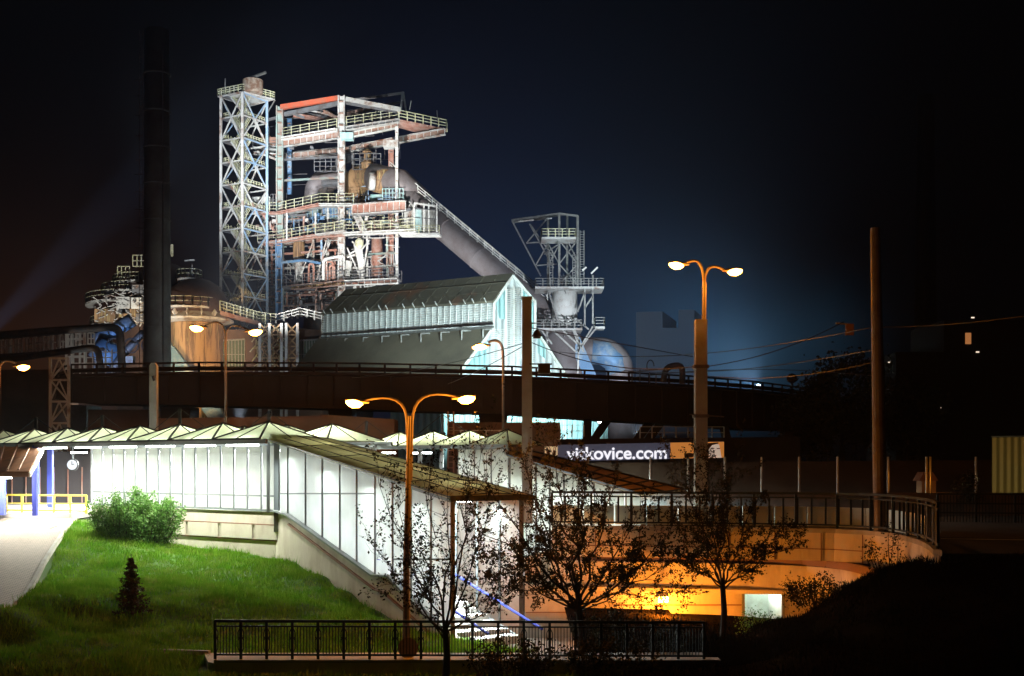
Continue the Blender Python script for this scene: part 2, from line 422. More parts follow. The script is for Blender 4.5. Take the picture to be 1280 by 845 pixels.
for k in range(6):
    p = R0+wd*(1.2+3.1*k)-wb*.95+Vector((0,0,ZE-.16))
    MB().beam(p-wd*1.1, p+wd*1.1, .1, .07).build('eave_lamp', 'tube', st)
    light('AREA', 'eave_light', p-wb*.25-Vector((0,0,.08)), (.98,1,.84), 750, p-wb*1.25-Vector((0,0,1.5)), sx=2.2, sy=.2, parent=st)
for px, D in ((45,65.5),(63,68)):
    MB().beam(G(px,D,0), G(px,D,ZE), .28).build('post', 'bluepost', st)
# blue portal post group at the far left
for px, D in ((3,59),(-6,59.5)):
    MB().beam(G(px,D,0), G(px,D,2.2), .26).build('post', 'bluepost', st)
# clock
ck = thing('wall_clock', 'round white lit clock hanging under the station canopy', 'clock', P(91,581,67))
o_ = P(91,581,67)
MB().tube([o_, o_+Vector((0,-.12,0))], .28, 24).build('clock_face', emis('clock_face', (.9,.95,1), 1.1), ck)
MB().tube([o_+Vector((0,.04,0)), o_+Vector((0,-.1,0))], .34, 24).build('rim', 'black', ck)
h_ = MB(); h_.beam(o_+Vector((0,-.14,0)), o_+Vector((.0,-.14,.2)), .03); h_.beam(o_+Vector((0,-.14,0)), o_+Vector((.12,-.14,.04)), .03); h_.build('hand', 'black', ck)
MB().beam(o_+Vector((0,0,.3)), o_+Vector((0,0,1.0)), .05).build('bracket', 'frame', ck)
# left low canopy, brown
lc = thing('entrance_canopy', 'brown timber slatted canopy sloping down at the left picture edge', 'canopy', P(0,590,56))
MB().slab([P(-90,562,66), P(53,560,66), P(36,592,57), P(-90,592,57)], (0,0,.1)).build('roof_sheet', mat('timber_canopy', (.30,.13,.06), .6, 0, (.18,.08,.04), 2, (.4,.6), .2, stretch=(1,.1,1)), lc)
b_ = MB()
for i in range(9): b_.beam(P(-90+16*i,560,66)+Vector((0,0,.14)), P(-90+13.6*i+4,590.5,57)+Vector((0,0,.14)), .06)
b_.build('batten', 'coping', lc)
MB().beam(P(-90,593.5,57), P(36.5,593.5,57), .12, .2).build('fascia', 'coping', lc)
MB().beam(P(54,561,66), P(36.5,593.5,57), .12, .22).build('fascia', 'white', lc)
MB().beam(P(44,592,58), G(44,58,0), .22).build('post', 'bluepost', lc)
MB().beam(P(-8,597,58.5), P(14,597,58.5), .14, .1).build('tube_lamp', 'tube', lc)
light('POINT', 'tube_light', P(4,603,57.6), (1,.95,.80), 1400, size=.3, parent=lc)
# yellow fence
yf = thing('yellow_railing', 'yellow tubular safety railing at the head of the brick path', 'railing', G(60,61,0))
y_ = MB(); a, b = G(8,61.5,0), G(108,60.3,0)
for i in range(6): q = a.lerp(b, i/5); MB().beam(q, q+Vector((0,0,.92)), .1).build('post', 'yellowrail', yf)
y_.beam(a+Vector((0,0,.92)), b+Vector((0,0,.92)), .09); y_.beam(a+Vector((0,0,.5)), b+Vector((0,0,.5)), .05); y_.beam(a+Vector((0,0,.14)), b+Vector((0,0,.14)), .09); y_.build('rail', 'yellowrail', yf)
# dark hoarding behind the concourse
hb = thing('hoarding', 'dark panelled hoarding with thin light posts behind the open concourse', 'wall', G(60,76,0))
MB().slab([G(-80,77,0), G(118,77,0), G(118,77,3.3), G(-80,77,3.3)], (0,.2,0)).build('panel', mat('hoarding', (.07,.06,.065), .6), hb)
for i in range(8): MB().beam(G(-20+17.5*i,76.8,0), G(-20+17.5*i,76.8,2.3), .07).build('post', 'pink', hb)
# retaining wall below the glazing
rw = thing('retaining_wall', 'cream rendered retaining wall stepping down beside the lawn', 'wall', (R0.x,R0.y,-1))
th = .22
def wp(t_, z): q = R0.lerp(Lg, t_); return Vector((q.x, q.y, z))
n_ = -wb*.16
MB().slab([wp(1,-2.2), wp(0,-3.4), wp(0,.3), wp(1,.3)], wb*.3).build('wall_face', 'creamwall', rw)
for i in range(4):
    t0, t1 = .0+i*.17-.06, .0+(i+1)*.17-.075
    q0, q1 = wp(t0, 0), wp(t1, 0)
    MB().slab([Vector((q0.x,q0.y,-.98))+n_*.2, Vector((q1.x,q1.y,-.98))+n_*.2, Vector((q1.x,q1.y,-.33))+n_*.2, Vector((q0.x,q0.y,-.33))+n_*.2], n_*.2).build('band_panel', 'creamwall', rw)
c_ = MB(); c_.beam(wp(1,-.3), wp(-.06,-.3), .09, .05); c_.beam(wp(1,-1.02), wp(-.06,-1.02), .09, .05); c_.build('coping', 'coping', rw)
# stair flank: bottom edge of glazing follows the stair
S = [(345,638,55.0),(365,645,53.6),(420,690,50.2),(470,722,47.4),(492,722,46.4),(566,800,42.3)]
def spt(t_, z): q = R0.lerp(E0, t_); return Vector((q.x,q.y,z))
def tpx(px):  # parameter along the flank for an image column
    k = (px-640)/F; return (k*R0.y-R0.x)/((E0.x-R0.x)-k*(E0.y-R0.y))
def zpx(px, py): q = R0.lerp(E0, tpx(px)); return CZ-(py-HY)/F*q.y
sill = [(345,638),(362,643),(470,719),(490,720),(568,800)]
top = [(345,552),(568,627)]
low = [(345,715),(400,735),(480,775),(568,835)]
face = [spt(tpx(x), zpx(x,y)-.0) for x,y in sill]+[spt(tpx(x), zpx(x,y)) for x,y in low[::-1]]
MB().slab(face, sb*.3).build('wall_face', 'creamwall', rw)
cp_ = MB()
cl = [spt(tpx(x), zpx(x,y))-sb*.05 for x,y in [(362,655),(470,737),(482,741),(568,818)]]
for a,b in zip(cl[:-1], cl[1:]): cp_.beam(a, b, .12, .07)
cl = [spt(tpx(x), zpx(x,y))-sb*.08 for x,y in sill]
cp_.build('stair_coping', 'coping', rw)
cp2 = MB()
for a,b in zip(cl[:-1], cl[1:]): cp2.beam(a, b, .3, .08)
cp2.build('sill', 'frame', rw)

# stair hall
sh = thing('stair_hall', 'glowing frosted glass stair hall sloping down to the underpass', 'station building', (E0.x,E0.y,-3.5))
def lin(tab, x):
    for (x0,y0),(x1,y1) in zip(tab[:-1], tab[1:]):
        if x <= x1: return y0+(y1-y0)*(x-x0)/(x1-x0)
    return tab[-1][1]
edges = [350,361,383,404,426,447,470,492,515,540,566]
for i, (x0,x1) in enumerate(zip(edges[:-1], edges[1:])):
    f0, f1 = .4, .4
    pts = lambda x, y: spt(tpx(x), zpx(x,y))
    mid0 = 618 if x1 <= 470 else 699
    def midy(x): return 617 if x1 <= 470 else 699
    for (ya0,ya1,yb0,yb1) in ((lin(top,x0)+1,lin(top,x1)+1,min(midy(x0),lin(sill,x0)),min(midy(x1),lin(sill,x1))), (min(midy(x0),lin(sill,x0))+1,min(midy(x1),lin(sill,x1))+1,lin(sill,x0),lin(sill,x1))):
        if max(yb0-ya0, yb1-ya1) < 2: continue
        MB().slab([pts(x0+.4,yb0), pts(x1-.4,yb1), pts(x1-.4,ya1), pts(x0+.4,ya0)], sb*.05).build('glass_panel', 'frost', sh)
    MB().beam(pts(x0,lin(sill,x0))-sb*.04, pts(x0,lin(top,x0))-sb*.04, .07, .1).build('mullion', 'frame', sh)
mr = MB(); mr.beam(spt(tpx(350),zpx(350,617))-sb*.03, spt(tpx(470),zpx(470,617))-sb*.03, .06); mr.beam(spt(tpx(492),zpx(492,699))-sb*.03, spt(tpx(566),zpx(566,699))-sb*.03, .06)
mr.beam(spt(tpx(345),zpx(345,552)), spt(tpx(568),zpx(568,627)), .14, .12); mr.build('window_rail', 'frame', sh)
MB().beam(E0+Vector((0,0,-4.6)), E0+Vector((0,0,1.2)), .16).build('end_post', 'lamppole', sh)
MB().beam(E0+sb*2.9+Vector((0,0,-4.6)), E0+sb*2.9+Vector((0,0,1.2)), .16).build('end_post', 'lamppole', sh)
# far glazed side
zr0, zr1 = zpx(345,552), zpx(568,627)
SW = 3.0
panelwall(sh, R0+sb*SW, E0+sb*SW, -.2, -3.9, zr0, zr1, 10)
# stairs
sm = MB(); ns = 22
for i in range(ns):
    t0, t1 = i/ns, (i+1)/ns; z = -.15*0+(.0-3.9*t0)
    a = R0.lerp(E0, t0)+sb*.35; b = R0.lerp(E0, t1)+sb*.35
    sm.slab([a, b, b+sb*(SW-.5), a+sb*(SW-.5)], (0,0,-.3)); 
    for k in range(8): v = sm.v[-8+k]; sm.v[-8+k] = (v[0], v[1], v[2]+z)
sm.build('stair', 'stone', sh)
hr = MB()
for k, off in enumerate((.45, SW-.3)):
    a = R0+sb*off; b = E0+sb*off+sd*1.6
    hr.tube([a+Vector((0,0,1.0)), b+Vector((0,0,-3.3))], .05, 8)
hr.build('handrail', mat('handrail_blue', (.03,.04,.22), .7, spec=.05), sh)
# roof sheet with ribs
ov = .5
ra, rb_ = R0-sb*ov+Vector((0,0,zr0+.12))-sd*.5, E0-sb*ov+Vector((0,0,zr1+.12))+sd*.6
rc, rd = rb_+sb*(SW+ov), ra+sb*(SW+ov)
mid_a, mid_b = (ra+rd)/2+Vector((0,0,.12)), (rb_+rc)/2+Vector((0,0,.12))
rs_ = MB(); rs_.slab([ra, rb_, mid_b, mid_a], (0,0,.05)); rs_.slab([mid_a, mid_b, rc, rd], (0,0,.05)); rs_.build('roof_sheet', 'canopy', sh)
rr = MB()
for k in (0,.5,1):
    q0 = ra.lerp(mid_a, k); q1 = rb_.lerp(mid_b, k); rr.beam(q0+Vector((0,0,.06)), q1+Vector((0,0,.06)), .035)
    q0 = rd.lerp(mid_a, k); q1 = rc.lerp(mid_b, k); rr.beam(q0+Vector((0,0,.06)), q1+Vector((0,0,.06)), .035)
for k in range(6):
    q = ra.lerp(rb_, k/5); m_ = mid_a.lerp(mid_b, k/5); q2 = rd.lerp(rc, k/5)
    rr.beam(q+Vector((0,0,.065)), m_+Vector((0,0,.065)), .03); rr.beam(m_+Vector((0,0,.065)), q2+Vector((0,0,.065)), .03)
rr.beam(rb_, rc, .12, .2); rr.build('rib', 'black', sh)
for k in range(4):
    t_ = .12+.25*k; p = R0.lerp(E0, t_)+sb*SW*.5; z = zr0+(zr1-zr0)*t_-.35
    p = Vector((p.x,p.y,z))
    MB().beam(p-sd*.8, p+sd*.8, .12, .08).build('tube_lamp', 'tube', sh)
    light('AREA', 'tube_light', p-Vector((0,0,.1)), (.88,1,.97), 1100+350*k, p-Vector((0,0,1)), sx=2.6, sy=1.2, parent=sh)

# ---------------- second pavilion on the right, its stair roof falling to the right
p2 = thing('side_pavilion', 'smaller lit glass pavilion with pointed canopies behind the bare trees', 'station building', G(560,62,0))
A2, B2 = G(455,66,0), G(636,60,0); d2 = (B2-A2).normalized(); b2 = Vector((-d2.y,d2.x,0))
ZP = 3.4
for i in range(4):
    w_ = (B2-A2).length/4; a = A2+d2*w_*i; b = a+d2*w_; c = b+b2*3; d = a+b2*3; z = Vector((0,0,ZP+.1)); ap = (a+b+c+d)/4+Vector((0,0,ZP+.85))
    pyr = MB().raw([a+z,b+z,c+z,d+z,ap], [(0,1,4),(1,2,4),(2,3,4),(3,0,4)]).build('roof_pyramid', 'membrane', p2)
    r_ = MB()
    for q in (a,b,c,d): r_.beam(q+z+Vector((0,0,.03)), ap+Vector((0,0,.05)), .06)
    r_.beam((a+b)/2+z, ap, .04); r_.build('rib', 'black', pyr)
MB().beam(A2+Vector((0,0,ZP)), B2+Vector((0,0,ZP)), .14, .18).build('eave_beam', 'frame', p2)
panelwall(p2, G(573,62.2,0), B2, 0, 0, ZP-.1, ZP-.1, 3)
for px,D in ((525,64.2),(552,63.2)): MB().beam(G(px,D,0), G(px,D,ZP), .2).build('post', 'frame', p2)
for px in (480,525,590):
    q = G(px,65.5,ZP-.3); MB().beam(q-d2*.8, q+d2*.8, .12, .08).build('tube_lamp', 'tube', p2)
light('AREA', 'tube_light', G(600,63.4,ZP-.35), (.92,1,.95), 2000, G(600,63.4,0), sx=3, sy=1.2, parent=p2)
light('AREA', 'tube_light', G(520,65.5,ZP-.45), (.95,1,.8), 260, G(520,65.5,9), sx=5, sy=1.2, parent=p2)
light('AREA', 'tube_light', G(590,64,ZP-.45), (.95,1,.8), 160, G(590,64,9), sx=3, sy=1.2, parent=p2)
# falling roof
f0, f1 = G(634,60,0), G(856,50,0)
q0, q1 = P(634,571,59), P(800,620,51); q2, q3 = P(856,614,55), P(630,557,65)
r2 = thing('ramp_canopy', 'long ribbed canopy roof falling to the right, lit orange from above', 'canopy', G(740,55,0))
fm_ = MB(); fm_.slab([q0,q1,q2,q3], (0,0,.06)); fm_.build('roof_sheet', mat('ramp_roof', (.34,.24,.12), .5, 0, (.22,.15,.08), 1.5, (.4,.6), .2), r2)
fr_ = MB()
for k in range(13): fr_.beam(q0.lerp(q1,k/12)+Vector((0,0,.09)), q3.lerp(q2,k/12)+Vector((0,0,.09)), .06)
for k in (0,.5,1): fr_.beam(q0.lerp(q3,k)+Vector((0,0,.1)), q1.lerp(q2,k)+Vector((0,0,.1)), .08)
fr_.build('rib', 'black', r2)
for i in range(9):
    t0, t1 = i/9+.006, (i+1)/9-.006; a, b = q0.lerp(q1,t0), q0.lerp(q1,t1)
    a = a+Vector((.1,.3,-.05)); b = b+Vector((.1,.3,-.05))
    MB().slab([Vector((a.x,a.y,-3.2)), Vector((b.x,b.y,-3.2)), b, a], (.02,.04,0)).build('glass_panel', 'frost', r2)
    MB().beam(Vector((a.x,a.y-.05,-3.2)), a-Vector((0,.05,0)), .07).build('mullion', 'frame', r2)
for k in (.06,.3,.55,.8):
    p = q0.lerp(q1,k)+Vector((1.2,2.0,-.5)); light('AREA', 'tube_light', p, (.88,1,.9), 3000, p-Vector((.0,.0,1)), sx=2.5, sy=1.0, parent=r2)

# ================================================================== UNDERPASS and ring deck
def walk(pts, step):
    out = []; acc = 0
    for a,b in zip(pts[:-1], pts[1:]):
        L = (b-a).length; x = acc
        while x < L: out.append(a.lerp(b, x/L)); x += step
        acc = x-L
    return out
def ringpts(pl, z): return [G(px,D,z) for px,D in pl]
ring = [(690,47),(760,46.6),(830,46.2),(900,45.7),(950,45.4),(1000,45),(1040,44.5),(1075,43.6),(1100,42.6),(1122,41.2),(1142,39.3),(1158,37.3),(1168,35.3),(1173,33.5)]
rp = ringpts(ring, 0)
dk = MB()
back = [Vector((14.5,33.5,0)), Vector((40,33,0)), Vector((70,60,0)), Vector((70,63,0)), Vector((8,63,0)), Vector((1.5,50,0))]
dk.slab([p for p in rp]+[Vector((60,33.5,0)), Vector((80,80,0)), Vector((8.2,80,0)), Vector((8.2,51,0))], (0,0,-.4))
struct(dk.build('road', 'asphalt'), 'dark road deck curving above the underpass')
up = thing('underpass_wall', 'sodium lit concrete underpass with a curved overhanging edge', 'underpass', G(850,46,-4.7))
def strip(mb, pts, z0, z1, th, inward):
    """vertical curved band; inward offset in metres away from the camera side"""
    n = len(pts)
    cen = Vector((10, 52, 0))
    P_ = []
    for p in pts:
        d = (Vector((min(p.x,9),52,0))-Vector((p.x,p.y,0))).normalized(); P_.append((p+d*inward, p+d*(inward+th)))
    for (a,b),(c,d) in zip(P_[:-1], P_[1:]):
        mb.hexa([Vector((a.x,a.y,z0)), Vector((c.x,c.y,z0)), Vector((d.x,d.y,z0)), Vector((b.x,b.y,z0)), Vector((a.x,a.y,z1)), Vector((c.x,c.y,z1)), Vector((d.x,d.y,z1)), Vector((b.x,b.y,z1))])
s1 = MB(); strip(s1, rp, -1.1, -.06, .35, -.12); s1.build('deck_fascia', 'underpass', up)
s1 = MB(); strip(s1, rp, -.058, .1, .5, -.2); s1.build('deck_kerb', 'concrete', up)
s1 = MB(); strip(s1, rp[:11], -2.35, -1.42, .6, 1.6); s1.build('edge_beam', 'underpass', up)
s1 = MB(); strip(s1, rp[:11], -1.41, -1.11, .5, 1.9); s1.build('shadow_gap', 'coping', up)  # dark brown strip puts the shade of the recess into its colour
s1 = MB(); strip(s1, rp, -.68, -.64, .05, -.15)
for q_ in walk(rp, 1.7): s1.beam(q_+Vector((0,-.14,-1.1)), q_+Vector((0,-.14,-.06)), .035)
s1.build('joint', 'coping', up)
s1 = MB()
s1.slab([G(656,49,-5), G(765,49,-5), G(765,49,-.45), G(700,49,-.9), G(656,49,-1.3)], (0,.3,0)); s1.build('side_wall', 'underpass', up)
s1 = MB(); s1.slab([G(760,52,-5), G(929,52,-5), G(929,52,-2.36), G(760,52,-2.36)], (0,.3,0)); s1.slab([G(979,52,-5), G(1085,52,-5), G(1085,52,-2.36), G(979,52,-2.36)], (0,.3,0)); s1.build('back_wall', 'underpass', up)
dr = MB(); dr.slab([G(915,55.5,-5), G(1000,55.5,-5), G(1000,55.5,-2.36), G(915,55.5,-2.36)], (0,.2,0)); dr.slab([G(928,52.3,-5), G(928,52.3,-2.36), Vector((G(928,52.3).x,55.5,-2.36)), Vector((G(928,52.3).x,55.5,-5))], (-.1,0,0)); dr.slab([G(980,52.3,-5), G(980,52.3,-2.36), Vector((G(980,52.3).x,55.5,-2.36)), Vector((G(980,52.3).x,55.5,-5))], (.1,0,0)); dr.build('lit_doorway', 'white', up)
MB().beam(G(945,53.6,-2.45), G(962,53.6,-2.45), .1).build('tube_lamp', 'tube', up)
light('AREA', 'tube_light', G(954,53.6,-2.6), (.72,1,.74), 42, G(954,55,-5), sx=.8, sy=.3, parent=up)
df = MB(); 
for x in (929,979): df.beam(G(x,51.9,-5), G(x,51.9,-2.4), .12)
df.build('door_frame', 'frame', up)
so = MB(); so.slab([G(700,47.8,-2.37), G(1000,46,-2.37), G(1110,44,-2.37), G(1110,53,-2.37), G(700,53,-2.37)], (0,0,-.15)); so.build('soffit', 'underpass', up)
kk = MB()
for z in (-3.55,-1.9): kk.beam(G(657,48.95,z), G(765,48.95,z), .04, .04)
kk.beam(G(760,51.95,-3.6), G(929,51.95,-3.6), .05, .05)
kk.build('joint', 'coping', up)
pl_ = MB(); pl_.slab([G(1094,43.5,-4.5), G(1106,43.5,-4.5), G(1106,43.3,-.1), G(1094,43.3,-.1)], (0,.6,0)); pl_.build('pilaster', 'underpass', up)
uf = MB(); uf.raw([(-4,40,-4.6),(18,40,-4.6),(20,54,-4.6),(-4,54,-4.6)], [(0,1,2,3)]); struct(uf.build('footpath', 'stone'), 'sunken path leading into the underpass')
# deck balustrade
rl = thing('bridge_railing', 'dark curved metal railing round the edge of the road deck', 'railing', rp[5])
H = 1.3; rpz = [p+Vector((0,0,.1)) for p in rp]
for q in walk(rpz, 1.55): MB().beam(q, q+Vector((0,0,H)), .09).build('post', 'railing', rl)
rb = MB()
for a,b in zip(rpz[:-1], rpz[1:]):
    for z,w_ in ((H,.09),(H-.16,.05),(.14,.06)): rb.beam(a+Vector((0,0,z)), b+Vector((0,0,z)), w_)
rb.build('rail', 'railing', rl)
ba = MB()
for q in walk(rpz, .52): ba.beam(q+Vector((0,0,.14)), q+Vector((0,0,H-.16)), .07, .035)
ba.build('balusters', 'railing', rl)
# pale parapet behind
pp = thing('parapet', 'pale green-grey panel parapet behind the dark deck railing', 'parapet', G(900,49,0))
ppts = [(690,50),(830,49.5),(950,49),(1040,48),(1090,46.5),(1120,44.5),(1148,41.5),(1163,38.5)]
q = [G(a,b,0) for a,b in ppts]
for a,b in zip(walk(q,1.3)[:-1], walk(q,1.3)[1:]):
    d = (b-a).normalized(); MB().slab([a+d*.03, b-d*.03, b-d*.03+Vector((0,0,.78)), a+d*.03+Vector((0,0,.78))], (0,.08,0)).build('panel', mat('parapet_panel',(.55,.60,.50),.6) if 'pp' not in M else M['pp'], pp)
    if 'pp' not in M: M['pp'] = bpy.data.materials['parapet_panel']
# embankment on the right + in front
bm_ = MB()
bx = np.arange(2, 42, .8); by = np.arange(14, 47, .8)
BC = [(2,34,-3.3),(2,28,-3.2),(6,34,-3.4),(8,36,-3.6),(6,30,-3.1)]+[tuple(P(*c)) for c in ((780,815,36),(860,806,37),(900,795,38.5),(960,778,40),(985,768,41),(1020,735,41.5),(1060,722,41.5),(1100,712,40),(1140,706,37),(1170,703,33.5),(1220,690,34),(1280,690,34),(1350,690,33),(940,835,30),(1050,800,30),(1150,760,30),(1250,735,30),(1400,720,28))]+[(10,42,-4.7),(7,40,-4.4),(12,43,-4.3),(4,22,-3.2),(12,22,-1.8),(20,22,-.6),(30,22,-.3),(10,16,-2.4),(22,16,-.5),(35,40,-.4),(24,40,-.4)]
BCa = np.array(BC)
def bz(x,y):
    x = np.asarray(x,float); y = np.asarray(y,float)
    d2 = (x[...,None]-BCa[:,0])**2+(y[...,None]-BCa[:,1])**2+.5; wt = 1/d2**1.8
    return (wt*BCa[:,2]).sum(-1)/wt.sum(-1)
X2,Y2 = np.meshgrid(bx,by); Z2 = bz(X2,Y2)
vv = [(X2[j,i],Y2[j,i],Z2[j,i]) for j in range(len(by)) for i in range(len(bx))]
nb = len(bx); ff = []
def ringY(x):
    k = [(p.x,p.y) for p in rp]; 
    if x >= k[-1][0]: return 33.6
    for (x0,y0),(x1,y1) in zip(k[:-1],k[1:]):
        if x0 <= x <= x1: return y0+(y1-y0)*(x-x0)/(x1-x0)
    return 46
for j in range(len(by)-1):
    for i in range(nb-1):
        if by[j]+.8 < ringY(bx[i]+.4)-.1+ (0 if bx[i] > 9.5 else 0): ff.append((j*nb+i,j*nb+i+1,(j+1)*nb+i+1,(j+1)*nb+i))
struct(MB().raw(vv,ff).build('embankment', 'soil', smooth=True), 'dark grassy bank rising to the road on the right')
# foreground footpath and low wall with the ornamental fence
fp = MB(); fp.slab([P(260,825,32.9), P(275,826,32.6), P(880,845,32.6), P(880,812,34.6), P(275,813,34.5), P(255,813,34.5)], (0,0,-.1))
for k,v in enumerate(fp.v): fp.v[k] = (v[0], v[1], -2.93 if k < 6 else -3.2)
struct(fp.build('footpath', 'concrete'), 'narrow concrete footpath along the foot of the lawn')
kb = MB().beam(P(118,811,35.5), P(262,816,34.5), .12, .12); struct(kb.build('kerb', 'concrete'), 'thin kerb line at the foot of the lawn')
lw = thing('low_wall', 'low concrete wall under the ornamental railing in the foreground', 'wall', G(500,32,-3.5))
lwm = MB(); lwm.slab([G(268,32.4,-3.7), G(900,32.4,-3.7), G(900,32.4,-2.86), G(268,32.4,-2.86)], (0,.3,0)); lwm.build('wall_face', 'underpass', lw)
MB().slab([G(267,32.32,-2.86), G(901,32.32,-2.86), G(901,32.32,-2.78), G(267,32.32,-2.78)], (0,.46,0)).build('coping', 'concrete', lw)
of = thing('ornamental_railing', 'dark ornamental metal railing along the foreground path', 'railing', G(500,32.5,-2.8))
a = G(269,32.5,-2.78); b = G(880,32.5,-2.82); nseg = 19; hh = 1.03
L = (b-a)/nseg; rr2 = MB(); bb2 = MB()
for i in range(nseg+1):
    q = a+L*i; MB().beam(q, q+Vector((0,0,hh+.02)), .07).build('post', 'railing', of)
for z,w_ in ((hh,.07),(hh-.14,.04),(.12,.05)): rr2.beam(a+Vector((0,0,z)), b+Vector((0,0,z)), w_)
for i in range(nseg):
    q = a+L*i; lx = L.length; X = L.normalized()
    f = lambda u, z: q+X*(u*lx)+Vector((0,0,z))
    for u in (.2,.32,.44,.56,.68,.8): bb2.beam(f(u,.12), f(u,hh-.14), .02)
    for u in (0,1):
        s_ = 1 if u == 0 else -1
        bb2.beam(f(u,hh-.14), f(u+s_*.11,hh-.30), .022); bb2.beam(f(u,.12), f(u+s_*.11,.30), .022); bb2.beam(f(u+s_*.11,.30), f(u+s_*.11,hh-.30), .022)
        bb2.beam(f(u,.5), f(u+s_*.11,.62), .018); bb2.beam(f(u,.66), f(u+s_*.11,.5), .018)
rr2.build('rail', 'railing', of); bb2.build('balusters', 'railing', of)

# ================================================================== STREET FURNITURE
def sodium_head(root, p, d, L=1.2, power=900, k=1.0, r=.16):
    """lantern at p pointing along d: housing, glowing lens"""
    d = Vector(d).normalized()
    hd = MB(); hd.tube([p-d*.34*k, p-d*.12*k, p+d*.2*k, p+d*.32*k], [.035*k,.06*k,.06*k,.03*k], 8)
    h = hd.build('lantern', 'lamppole', root)
    for v in h.data.vertices: pass
    MB().tube([p-d*.16*k-Vector((0,0,.05*k)), p-d*.06*k-Vector((0,0,.08*k)), p+d*.1*k-Vector((0,0,.09*k)), p+d*.22*k-Vector((0,0,.07*k)), p+d*.3*k-Vector((0,0,.05*k))], [.04*k,.10*k,.12*k,.09*k,.03*k], 12).build('bulb', 'sodium', h)
    light('POINT', 'lamp_or_unseen_light', p+d*.1+Vector((0,-.15,-.55*k)), SOD, power, size=.15, parent=root)
def arc(p, q, up, n=8):
    """gooseneck: from vertical post at p bending to q"""
    p, q = Vector(p), Vector(q); c = Vector((p.x, p.y, max(p.z,q.z)+up)); return [(p*(1-t)**2+c*(2*t*(1-t))+q*t*t) for t in [i/n for i in range(n+1)]]
# front double lamp
D = 33
b = thing('street_lamp', 'tall rusty double armed street lamp standing in front of the stair hall', 'street lamp', G(510,D,-3.2))
MB().tube([G(508,D,-3.2), P(508,700,D), P(512,520,D)], [.11,.09,.06], 10).build('pole', 'lamppole', b)
for tx,ty,sx_ in ((446,501,-1),(580,496,1)):
    p0 = P(512-3*sx_*-1,530,D); p1 = P(tx-sx_*8,ty,D)
    MB().tube([P(512+1.5*sx_,600,D)]+arc(p0,p1,.35), .04, 8).build('arm', 'lamppole', b)
    sodium_head(b, P(tx,ty,D), (sx_,0,.12), power=700)
sg = MB(); sg.tube([P(510,810,D-.25), P(510,810,D-.2)], .28, 20); o = sg.build('round_sign', 'darksteel', b)
# right double lamp on concrete mast
D = 50
b = thing('concrete_mast', 'thick square concrete mast carrying a double street lamp above the bridge', 'mast', G(877,D,0))
MB().slab([G(869,D,-.0), G(885,D,0), P(884,399,D), P(870,399,D)], (0,.5,0)).build('mast_shaft', 'concrete', b)
MB().tube([P(881,399,D-.0)+Vector((0,.2,0)), P(881.5,352,D)+Vector((0,.2,0))], .09, 10).build('lamp_tube', 'lamppole', b)
for tx,ty,sx_ in ((848,329,-1),(916,337,1)):
    MB().tube(arc(P(881,358,D)+Vector((0,.2,0)), P(tx-sx_*9,ty,D)+Vector((0,.2,0)), .55), .06, 8).build('arm', 'lamppole', b)
    sodium_head(b, P(tx,ty,D), (sx_,0,.1), power=480, k=1.3)
for y in (458,520): MB().box(P(877,y,D)+Vector((0,.25,0)), .62, .58, .14).build('clamp', 'darksteel', b)
MB().beam(P(862,518,D), P(905,521,D), .05).build('cross_arm', 'darksteel', b)
# single mast behind trees
b = thing('concrete_mast', 'square concrete mast in front of the shed gable with boxes on its side', 'mast', G(658,50,0))
MB().slab([G(652.5,50,-.0), G(666,50,0), P(664.5,373,50), P(652.5,373,50)], (0,.45,0)).build('mast_shaft', 'concrete', b)
MB().box(P(658.5,372,50)+Vector((0,.22,0)), .46, .5, .1).build('cap', 'concrete', b)
MB().box(P(680,461,50), .5, .35, .42).build('switch_box', 'black', b)
MB().beam(P(662,455,50), P(690,455,50), .06).build('bracket', 'darksteel', b)
bl = MB(); bl.lathe(P(671,412,50), [(.05,.0),(.22,-.28),(.16,-.3),(.16,0-.36)]); bl.build('bell_insulator', 'black', b)
MB().beam(P(671,404,50), P(664,404,50), .04).build('bracket', 'darksteel', b)
# tall pole at the bend
b = thing('steel_pole', 'very tall plain pole standing on the edge of the curved bridge', 'pole', G(1098,43,-2.5))
MB().tube([P(1101,685,43), P(1099,560,43), P(1094,285,43)], [.25,.24,.17], 14).build('pole_shaft', 'lamppole', b)
MB().beam(P(1099,700,43), P(1122,722,43), .22, .3).build('foot_brace', 'underpass', b)
# short mast behind the station
b = thing('concrete_mast', 'short pale rounded concrete mast behind the station roof', 'mast', G(191,80,0))
MB().slab([G(186.5,80,0), G(195.5,80,0), P(195.5,457,80), P(193,453.5,80), P(189,453.5,80), P(186.5,457,80)], (0,.45,0)).build('mast_shaft', 'concrete', b)
MB().tube([P(191,470,79.8), P(193,476,79.8)], .1).build('hook', 'black', b)
# lamps at the back
b = thing('street_lamp', 'slim double street lamp in front of the rusty tank', 'street lamp', G(282,82,0))
D = 82
MB().tube([G(282,D,0), P(282,424,D)], [.12,.08], 8).build('pole', 'lamppole', b)
for tx,ty,sx_ in ((248,408,-1),(317,413,1)):
    MB().tube([P(282,440,D)]+arc(P(282,424,D), P(tx-sx_*6,ty,D), .9), .06, 6).build('arm', 'lamppole', b)
    sodium_head(b, P(tx,ty,D), (sx_,0,.1), power=350, k=1.9)
D = 80
b = thing('street_lamp', 'single gooseneck street lamp in front of the white shed gable', 'street lamp', G(629,D,0))
MB().tube([G(629,D,0), P(629,445,D)]+arc(P(629,445,D), P(610,428,D), .5), .09, 8).build('pole', 'lamppole', b)
sodium_head(b, P(603,431,D), (-1,0,.05), power=500, k=1.6)
sodium_head(b, P(597,433,D+4), (-1,0,.0), power=250, k=1.2)
